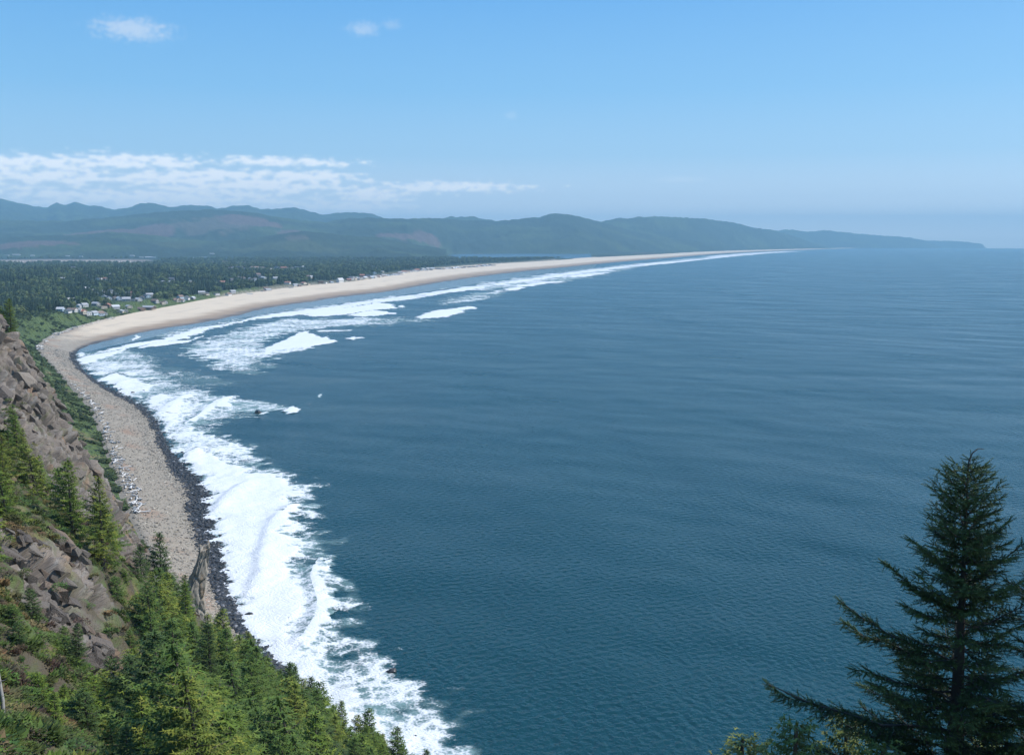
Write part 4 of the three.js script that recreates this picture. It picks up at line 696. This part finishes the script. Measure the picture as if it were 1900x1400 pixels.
function house(px, py, where, group, size = 1, detail = false, force = {}) {
  const [x, z, r] = onLand(px, py); if (r > 9400) return;
  const y = Math.max(land(x, z), 0) - drop(x, z), w = force.wall ?? [0, 0, 0, 1, 1, 2, 3, 3, 4, 5][Math.floor(RH() * 10)], k = force.roof ?? [0, 0, 0, 1, 1, 2, 2, 3, 3, 4][Math.floor(RH() * 10)], flat = RH() < .18;
  const t = base('house', [x, y - .4, z], force.turn ?? (RH() - .5) * 2.4 + (RH() < .4 ? 1.57 : 0)), sx = (7.2 + 4.5 * RH()) * size * (force.sx ?? 1), sy = (5.6 + 2.8 * RH()) * Math.sqrt(size) * (force.sy ?? 1), sz = (8.5 + 5.5 * RH()) * size * (force.sz ?? 1);
  t.scale.set(sx, sy, sz);
  mesh('wall', flat ? flatBody : bodyGeo, WALLS[w][1], t); mesh('roof', flat ? flatRoof : roofGeo, ROOFS[k][1], t);
  if (detail) for (const [a, b, c] of [[-.24, .3, .512], [.24, .3, .512]]) { const o = mesh('window', windowGeo, paneM, t); o.position.set(a, b, c); }
  if (detail) for (const a of [-.28, .05, .32]) { const o = mesh('window', windowGeo, paneM, t); o.position.set(-.512, .3, a); o.rotation.y = Math.PI / 2; }
  tag(t, force.label ?? `${WALLS[w][0]} house with a ${ROOFS[k][0]} ${where}`, force.category ?? 'house', force.label ? undefined : `${group}, ${WALLS[w][0]} with ${ROOFS[k][0]}`);
  houses.push([x, z, r, Math.max(sx, sz)]);
}
for (const [a, b] of [[88, 1075], [180, 1100], [250, 1092], [325, 1098], [375, 1125], [455, 1138], [540, 1130], [625, 1138], [668, 1128], [230, 945], [280, 1003], [330, 1025], [410, 1020], [570, 1000], [660, 1045], [730, 1020], [835, 1045], [1020, 1040], [905, 1100], [975, 1098], [1190, 1070], [1380, 970], [1520, 970], [1480, 985], [1680, 955], [1745, 945]]) house(100 + a / 7.367, 431 + b / 7.367, 'low in the village behind the grassy bank', 'houses behind the bank', 1.05, true);
house(272, 573.5, '', '', 1.5, true, { wall: 4, roof: 0, sx: 1, sz: 1.7, turn: 1.3, label: 'long brown house with a pale roof right above the sand', category: 'house' });
for (const [a, b] of [[575, 810], [625, 815], [590, 850], [700, 840], [760, 850], [780, 820], [860, 870], [680, 905], [750, 915], [840, 915], [915, 900], [980, 895], [1045, 890], [1065, 855], [1010, 850], [1065, 940], [985, 940], [1195, 920], [1270, 890], [1300, 880], [640, 880], [720, 870], [810, 885], [880, 925], [1150, 940]]) house(100 + a / 7.367, 431 + b / 7.367, 'on the terraced knoll in the woods', 'houses on the knoll', 1.1, true);
for (const [a, b] of [[615, 650], [700, 650], [775, 595], [450, 605], [260, 500], [105, 645], [440, 795], [1495, 690], [1590, 695], [1605, 660], [985, 605], [1550, 595]]) house(100 + a / 7.367, 431 + b / 7.367, 'standing apart in the dark woods', 'houses in the woods', 1.15);
for (const [a, b] of [[65, 790], [130, 785], [200, 755], [290, 750], [110, 740], [425, 675], [490, 690], [640, 690], [825, 695], [885, 660], [1135, 695], [1330, 655], [1370, 600], [1400, 640], [1800, 550], [1850, 560], [1690, 520], [1740, 600]]) house(320 + a / 7.917, 461 + b / 7.917, 'on the dune edge above the wide sand', 'houses on the dune edge', 1.15);
for (const [a, b] of [[1510, 455], [1250, 400], [1300, 430], [1340, 440], [1220, 460], [1180, 480], [1140, 465], [1095, 460], [970, 440], [1030, 450], [865, 480], [730, 520], [270, 510]]) house(320 + a / 7.917, 461 + b / 7.917, 'on the wooded rise behind the dune edge', 'houses on the rise', 1.25);
for (const [a, b] of [[890, 285], [860, 295], [930, 300], [980, 285], [1050, 300], [760, 275], [1165, 285], [1225, 290], [1320, 292], [1420, 305], [1540, 290], [1630, 300], [1720, 298], [1820, 285], [1855, 290], [970, 208], [1040, 210], [430, 200], [570, 203], [775, 203]]) house(320 + a / 7.917, 461.5 + b / 7.917, 'in the far row inland among trees', 'houses in the inland row', 1.5, false, { sz: 1.5 });
for (const [a, b] of [[50, 190], [75, 195], [105, 115], [15, 110], [150, 232], [185, 238], [235, 232], [45, 250], [15, 245], [585, 160], [645, 150], [515, 98], [548, 100], [585, 120]]) house(560 + a / 4.318, 471 + b / 4.318, 'at the near end of the seafront row', 'houses at the near seafront', 1.3);
house(631, 525, '', '', 1.5, false, { wall: 0, roof: 3, sy: 1.5, label: 'tall white building at the near end of the seafront row', category: 'building' });
for (let k = 0; k < 46; k++) { const a = lerp(370, 800, (k + RH()) / 46); house(560 + a / 4.318, 471 + (lerp(216, 176, (a - 370) / 430) - 26 * RH() * RH()) / 4.318, 'in the packed middle of the seafront row', 'houses in the seafront row', 1.35); }
for (let k = 0; k < 62; k++) { const a = lerp(800, 1560, (k + RH()) / 62); house(560 + a / 4.318, 470.6 + (lerp(158, 100, (a - 800) / 760) - 16 * RH() * RH()) / 4.318, 'in the far seafront row', 'houses in the far seafront row', 1.6); }
for (const [px, py, l] of [[262, 478.5, 1.6], [276, 478.5, 3], [284, 478.5, 1.6], [245, 475.5, 2], [125, 476, 2], [60, 475.5, 2], [30, 474, 2.4], [12, 475, 2], [150, 476.5, 1.6], [365, 478.6, 5], [378, 478, 4], [393, 472.5, 2.5], [1002, 468.5, 4], [1125, 467.5, 2.4], [1020, 467, 1.6], [1280, 455.5, 2]]) house(px, py, 'far off on the shore of the inlet', 'buildings on the far inlet', 1.5, false, { wall: 0, roof: [3, 0][Math.floor(RH() * 2)], sz: l, turn: 1.57 + (RH() - .5) * .5 });
console.log('houses', houses.length);

// ---------------------------------------------------------------- the woods round the town, one mass of trees
{
  const R = rngOf(71), lots = [[], [], [], []];
  const pine = (seed) => { const r = rngOf(seed), T = new Tris(); for (let i = 0; i < 150; i++) { const t = Math.pow(r(), .8), y = .06 + .94 * t, w = .26 * Math.pow(1 - t, .75) * (.75 + .5 * r()) + .012, a = r() * 6.283, l = .09 * (1.25 - t), o = [Math.cos(a) * w * .55, y, Math.sin(a) * w * .55], d = V.norm([Math.cos(a), -.35 + .3 * r(), Math.sin(a)]), s = [-Math.sin(a), 0, Math.cos(a)], c = .65 + .6 * r(); T.tri(V.mad(o, s, -l * .7), V.mad(o, s, l * .7), V.mad(o, d, w * .6 + l * .7), [c, c, c]); } for (let k = 0; k < 6; k++) { const a = k / 6 * 6.283, b = (k + 1) / 6 * 6.283; T.tri([Math.cos(a) * .17, .05, Math.sin(a) * .17], [Math.cos(b) * .17, .05, Math.sin(b) * .17], [0, .98, 0], [.85, .85, .85]); } return T.build(); };
  const bush = (seed) => { const r = rngOf(seed), T = new Tris(); for (let i = 0; i < 170; i++) { const p = V.norm([r() - .5, r() * .8 - .15, r() - .5]), f = .36 + .09 * n3(p[0] * 2 + seed, p[1] * 2, p[2] * 2) + .05 * r(), q = [p[0] * f * 1.1, .50 + p[1] * f * 1.25, p[2] * f * 1.1], s = V.norm(V.cross(p, [r() - .5, r() - .5, r() - .5])), u = V.cross(p, s), l = .10 + .05 * r(), c = .65 + .6 * r(); T.tri(V.mad(q, s, -l), V.mad(V.mad(q, s, l), u, .3 * l), V.mad(V.mad(q, u, l * 1.4), p, l * .4), [c, c, c]); } return T.build(); };
  for (let Z = 760; Z < 7400;) {
    const sp = Math.max(6.5, Z / 185), rows = 1;
    for (let X = U(-460) * Z; X < U(1420) * Z; X += sp) {
      const x = X + (R() - .5) * sp * 1.2, z = -Z + (R() - .5) * sp * 1.2, [d, s] = offLine(backLine, x, z); if (d < 4) continue;
      const b = inList(BANK, s), bw = b * 1.35 + 14, n = fbm(x / 60, z / 60, 2), m = fbm(x / 160 + 5, z / 160, 3);
      if (s > 21.5 && d < 52 + 26 * n + (s > 25 ? 40 : 0)) continue;
      if (s > 16 && s <= 21.5 && d < bw * .9 + 12 * n) continue;
      if (s <= 16 && d < bw * (s < 12 ? .32 + .35 * m : .6) + 8 * n) { if (R() > .06 + .6 * m || d < 6) continue; }
      if (ESTUARY(x, z) > .1 || BAY(x, z) > .1 || (Z > 5900 && hills(x, z) > 12)) continue;
      const dist = Math.hypot(x, z); let shut = false;
      for (const h of houses) { if (Math.abs(h[2] - dist) > 170) continue; const k = (h[0] * x + h[1] * z) / h[2], lat = Math.abs(h[0] * z - h[1] * x) / h[2]; if (lat < h[3] * .75 + 1 && k < h[2] + h[3] * .8 && k > h[2] - (60 + h[2] * .022)) { shut = true; break; } }
      if (shut) continue;
      const y = land(x, z, [d, s]) - drop(x, z), low = s <= 16 && d < bw, conif = !low && m + .7 * (R() - .5) > -.06, sz = (low ? 2.6 + 4 * R() : s > 23 ? 9 + 7 * R() : conif ? 11 + 15 * R() * R() + 7 * m : 8 + 9 * R()) * (Z > 4000 ? 1.1 : 1), g = .6 + .8 * R();
      const col = conif ? [.036 * g, .060 * g, .022 * g] : low ? [[.05, .078, .018], [.075, .10, .024], [.035, .06, .02]][Math.floor(R() * 3)].map((v) => v * g) : [[.065, .095, .022], [.048, .076, .024], [.09, .115, .03]][Math.floor(R() * 3)].map((v) => v * g);
      lots[(conif ? 0 : 2) + (R() < .5 ? 0 : 1)].push([x, y - sz * .06, z, sz * (Z > 3000 ? 1.15 : 1), R() * 6.3, col, conif ? 1 : .85]);
    }
    Z += sp * rows;
  }
  scatter('conifer_wood', pine(1), lots[0], 'dark conifer wood spread round the beach town', 'wood'); scatter('conifer_wood', pine(2), lots[1], 'dark conifer wood mixed through the town and its plain', 'wood');
  scatter('broadleaf_wood', bush(3), lots[2], 'lighter green broadleaf trees and scrub on the bank and plain', 'wood'); scatter('broadleaf_wood', bush(4), lots[3], 'rounded green scrub and broadleaf trees among the conifers', 'wood');
  console.log('woods', lots.map((l) => l.length).join(' '));
  const low = [], RB = rngOf(72);
  for (let k = 0; k < 9000; k++) { const s = 1 + 17 * RB(), d = 2 + 90 * RB() * RB(), [x0, z0] = along(BACK, s + S0), [x1, z1] = along(BACK, s + S0 + .05), l = Math.hypot(x1 - x0, z1 - z0), x = x0 + (z1 - z0) / l * d, z = z0 - (x1 - x0) / l * d, off = offLine(backLine, x, z); if (off[0] < 1 || fbm(x / 30, z / 30, 3) < .12) continue; const g = .75 + .5 * RB(); low.push([x, land(x, z, off) - .2 - drop(x, z), z, 1.2 + 1.8 * RB(), RB() * 6, [[.06, .09, .02], [.085, .115, .028], [.045, .07, .02]][Math.floor(RB() * 3)].map((v) => v * g), .7]); }
  scatter('bank_scrub', clump(8, 70, 1, .9, .5), low, 'low green scrub on the banks behind the beach', 'scrub');
}

// ---------------------------------------------------------------- the near spruce at the right
function shoot(T, R, p, d, len, rad, tint) {   // a twig end closely set with needles
  const s = V.norm(V.cross(d, [R() - .5, R() - .5 + 1e-3, R() - .5])), u = V.cross(d, s), n = Math.max(12, Math.round(len * 230));
  for (let i = 0; i < n; i++) {
    const t = (i + R()) / n, a = i * 2.4 + R(), q = V.mad(p, d, len * t), o = V.add(V.mul(s, Math.cos(a)), V.mul(u, Math.sin(a))), f = V.norm(V.add(o, V.mul(d, .65 + .5 * R()))), l = rad * (1.05 - .35 * t) * (.8 + .4 * R()), w = V.cross(f, d), c = tint * (.7 + .6 * R());
    T.tri(V.mad(q, w, -.0046), V.mad(q, w, .0046), V.mad(q, f, l), [c * (t > .6 ? 1.15 : 1), c, c]);
  }
  T.tri(V.mad(p, s, -.004), V.mad(p, s, .004), V.mad(p, d, len), [.7, .6, .4]); T.tri(V.mad(p, u, -.004), V.mad(p, u, .004), V.mad(p, d, len), [.7, .6, .4]);
}
const heroNeedle = new THREE.MeshStandardMaterial({ color: new THREE.Color().setRGB(.040, .076, .020), vertexColors: true, roughness: .7, side: THREE.DoubleSide }), heroBark = M(.05, .042, .035, .95);
function nearSpruce(seed, D, [tpx, tpy], [lpx, lpy], label, tips, fill) {
  const R = rngOf(seed), top = at(tpx, tpy, D), low = at(lpx, lpy, D), ground = headlandTop(low[0] - .1, low[2]) - .3, root = [low[0] - .15, ground, low[2] + .1];
  const tree = base('near_spruce', root); tag(tree, label, 'tree');
  const rel = (q) => V.sub(q, root), stem = (dy) => { const t = dy / (top[1] - low[1]); return t < 1 ? [lerp(top[0], low[0], t), top[1] - dy, lerp(top[2], low[2], t)] : V.add(low, V.mul(V.sub(root, low), clamp((dy - (top[1] - low[1])) / (low[1] - ground)))); };
  const H = top[1] - ground, pts = [], rad = []; for (let i = 0; i <= 14; i++) { const dy = H * (1 - i / 14); pts.push(rel(stem(dy))); rad.push(Math.min(.005 + .010 * dy + .006 * dy * dy, .04 + .02 * dy)); }
  mesh('trunk', limb(pts, rad, 10), heroBark, tree);
  const px2m = D / FOCAL * 1.03;
  { // the bent leader
    const b = rel(top), T = new Tris(), c = [[0, 0, 0], [.01, .09, 0], [.04, .17, 0], [.10, .22, 0], [.17, .215, 0]].map((q) => V.add(b, [q[0] * .9, q[1] * .9 - .03, q[2]]));
    mesh('leader', limb(c, [.009, .008, .007, .005, .003], 5), heroBark, tree);
    for (const [h, a, l] of [[.05, 2.7, .12], [.04, .15, .16], [.0, 3.3, .10], [-.03, -.1, .12], [.0, 1.4, .1], [-.08, .6, .2], [-.06, 2.4, .16], [-.1, 3.9, .15]]) shoot(T, R, V.add(b, [0, h, 0]), V.norm([Math.cos(a), .25, Math.sin(a) * .9]), l, .022, 1.1);
    mesh('leader_needles', T.build(), heroNeedle, tree);
  }
  const branch = (dy, az, L, rise, sag = .25, dense = 1, tint = 1) => {
    const o = rel(stem(dy)), out = [Math.cos(az), 0, Math.sin(az)], side = [-out[2], 0, out[0]], wob = R() * 9;
    const pt = (s) => [o[0] + out[0] * L * s + side[0] * .05 * L * n2(s * 2, wob), o[1] + L * (rise * s - sag * s * (1 - s) + .03 * n2(s * 3, wob + 4)), o[2] + out[2] * L * s + side[2] * .05 * L * n2(s * 2, wob)];
    const T = new Tris(), g = limb([0, .2, .4, .6, .8, 1].map(pt), [.012, .010, .008, .006, .005, .003].map((r) => r * (.5 + .7 * L)), 5), twigs = [g];
    const n = Math.max(8, Math.round(L / .021 * dense)), bareTo = dy > 1.6 ? .22 : .08;
    for (let i = 0; i < n; i++) {
      const s = bareTo + (1 - bareTo) * (i + R()) / n, p = pt(s), sg = i % 2 ? 1 : -1, fwd = V.norm(V.sub(pt(Math.min(1, s + .05)), pt(Math.max(0, s - .05)))), tl = (.07 + .30 * L * .55 * Math.pow(1 - s, .8)) * (.55 + .8 * R());
      const d = V.norm([fwd[0] * .8 + side[0] * sg * (.55 + .5 * R()), fwd[1] * .6 + (R() - .6) * .45 - (tl > .2 ? .15 : 0), fwd[2] * .8 + side[2] * sg * (.55 + .5 * R())]);
      const k = Math.max(1, Math.round(tl / .06)), curve = (q) => V.add(V.mad(p, d, tl * q), [0, -.10 * tl * q * q, 0]);
      if (tl > .14) twigs.push(limb([curve(0), curve(.5), curve(1)], [.005, .004, .002], 3));
      for (let j = 0; j < k; j++) {
        const q = curve((j + .2) / k), e = V.norm(V.add(d, V.mul(V.cross(d, [0, 1, 0]), (j % 2 ? 1 : -1) * (.5 + .5 * R())))), e2 = V.norm(V.add(e, [0, (R() - .55) * .8, 0]));
        shoot(T, R, q, j === k - 1 ? d : e2, (.065 + .075 * R()), .027, tint * (s > .75 || j === k - 1 ? 1.35 : 1));
        if (R() < .35) shoot(T, R, q, V.norm(V.add(V.mul(d, .5), [0, R() < .7 ? -.8 : .6, 0])), (.05 + .05 * R()), .026, tint);
      }
    }
    shoot(T, R, pt(.95), V.norm(V.sub(pt(1), pt(.9))), .12, .021, 1.4); shoot(T, R, pt(1), V.norm(V.add(V.sub(pt(1), pt(.9)), V.mul(side, .06))), .09, .02, 1.4);
    const b = mesh('branch', mergeGeometries(twigs), heroBark, tree); mesh('needles', T.build(), heroNeedle, b);
  };
  // the branches whose tips show: [row of tip, column of tip, row where it leaves the stem, depth of the tip towards (+) or away from the eye]
  for (const [ty, tx, sy, dz, dn] of tips) {
    const dy = (sy - tpy) * px2m, tip = at(tx, ty, D - dz), o = stem(dy), dx = tip[0] - o[0], dd = tip[2] - o[2], L = Math.hypot(dx, dd);
    branch(dy, Math.atan2(dd, dx), L, (tip[1] - o[1]) / L, .16, dn);
  }
  for (let dy = .08, k = 0; dy < fill; dy += dy < 1.4 ? .021 : dy < 2.2 ? .034 : .026, k++) { const az = k * 2.399 + R(), L = (.18 + .39 * dy - .03 * dy * dy) * (.6 + .5 * R()), front = Math.cos(az); branch(dy, az, Math.min(L, 2.3) * (Math.abs(front) > .8 ? .8 : 1), lerp(.75, .10, clamp(dy / 2)) + (R() - .5) * .2, .15, dy > 2 ? .85 : 1); }
}
nearSpruce(808, 11, [1797, 862], [1772, 1400], 'large dark spruce close by at the lower right, top above the sea', [[905, 1731, 945, .1, 1], [897, 1856, 950, -.1, 1], [958, 1728, 985, .2, 1], [985, 1728, 1000, -.1, .9], [965, 1872, 1035, .15, 1.2], [1000, 1692, 1062, .2, 1.1], [1045, 1642, 1130, .1, 1.1], [1005, 1905, 1075, -.1, 1], [1072, 1910, 1110, .3, 1], [1062, 1700, 1120, .5, 1.1], [1118, 1562, 1210, .1, 1.1], [1155, 1566, 1225, -.2, 1.1], [1240, 1585, 1262, .4, 1], [1145, 1920, 1190, .2, 1], [1105, 1925, 1160, -.4, 1], [1278, 1428, 1335, .5, 1.2], [1265, 1610, 1300, .9, 1], [1230, 1930, 1262, .3, 1], [1330, 1930, 1330, .2, 1.2], [1380, 1480, 1420, .3, 1.1], [1365, 1930, 1400, .5, 1.1], [1290, 1935, 1320, -.3, 1.1], [1345, 1560, 1390, -.4, 1.1], [1400, 1930, 1430, .1, 1.1]], 4.6);
nearSpruce(809, 11.4, [2130, 560], [2110, 1400], 'second near spruce whose dark boughs enter from the right edge', [[1072, 1868, 1120, .2, 1], [1088, 1880, 1140, -.2, 1], [1335, 1800, 1360, .3, 1], [1300, 1850, 1330, -.2, 1], [1385, 1760, 1400, .1, 1.1], [1180, 1890, 1230, .3, 1]], 5.6);
{ // young spruces at the foot of the picture, lighter green
  const small = [conifer(61, 6, 1.2, { twig: .10, dense: 2.6, bare: .3, wind: .1, ragged: .5 }), conifer(62, 6, 1.4, { twig: .11, dense: 2.4, bare: .3, wind: .2, ragged: .7 })], pale = new THREE.MeshStandardMaterial({ color: new THREE.Color().setRGB(.105, .135, .026), vertexColors: true, roughness: .8, side: THREE.DoubleSide });
  [[1478, 1345, 10.2, 0, 'thin yellow-green young spruce top left of the near spruce'], [1378, 1372, 10.6, 1, 'leftmost yellow-green spruce tip on the bottom edge'], [1572, 1335, 12.4, 0, 'pale young spruce seen behind the long low branch of the near spruce'], [1640, 1385, 10.4, 1, 'yellow-green spruce tip on the bottom edge under the near spruce'], [1842, 1385, 12.4, 1, 'bright green spruce tip right of the near trunk at the bottom']].forEach(([px, py, d, k, label]) => {
    const q = at(px, py, d), g = headlandTop(q[0], q[2]) - .2, s = small[k], sc = (q[1] - g) / s.h, t = base('young_spruce', [q[0], g, q[2]], px);
    t.scale.set(.9, sc, .9); tag(t, label, 'tree'); mesh('trunk', s.wood, bark, t); mesh('crown', s.crown, pale, t);
  });
}

renderer.render(scene, camera);
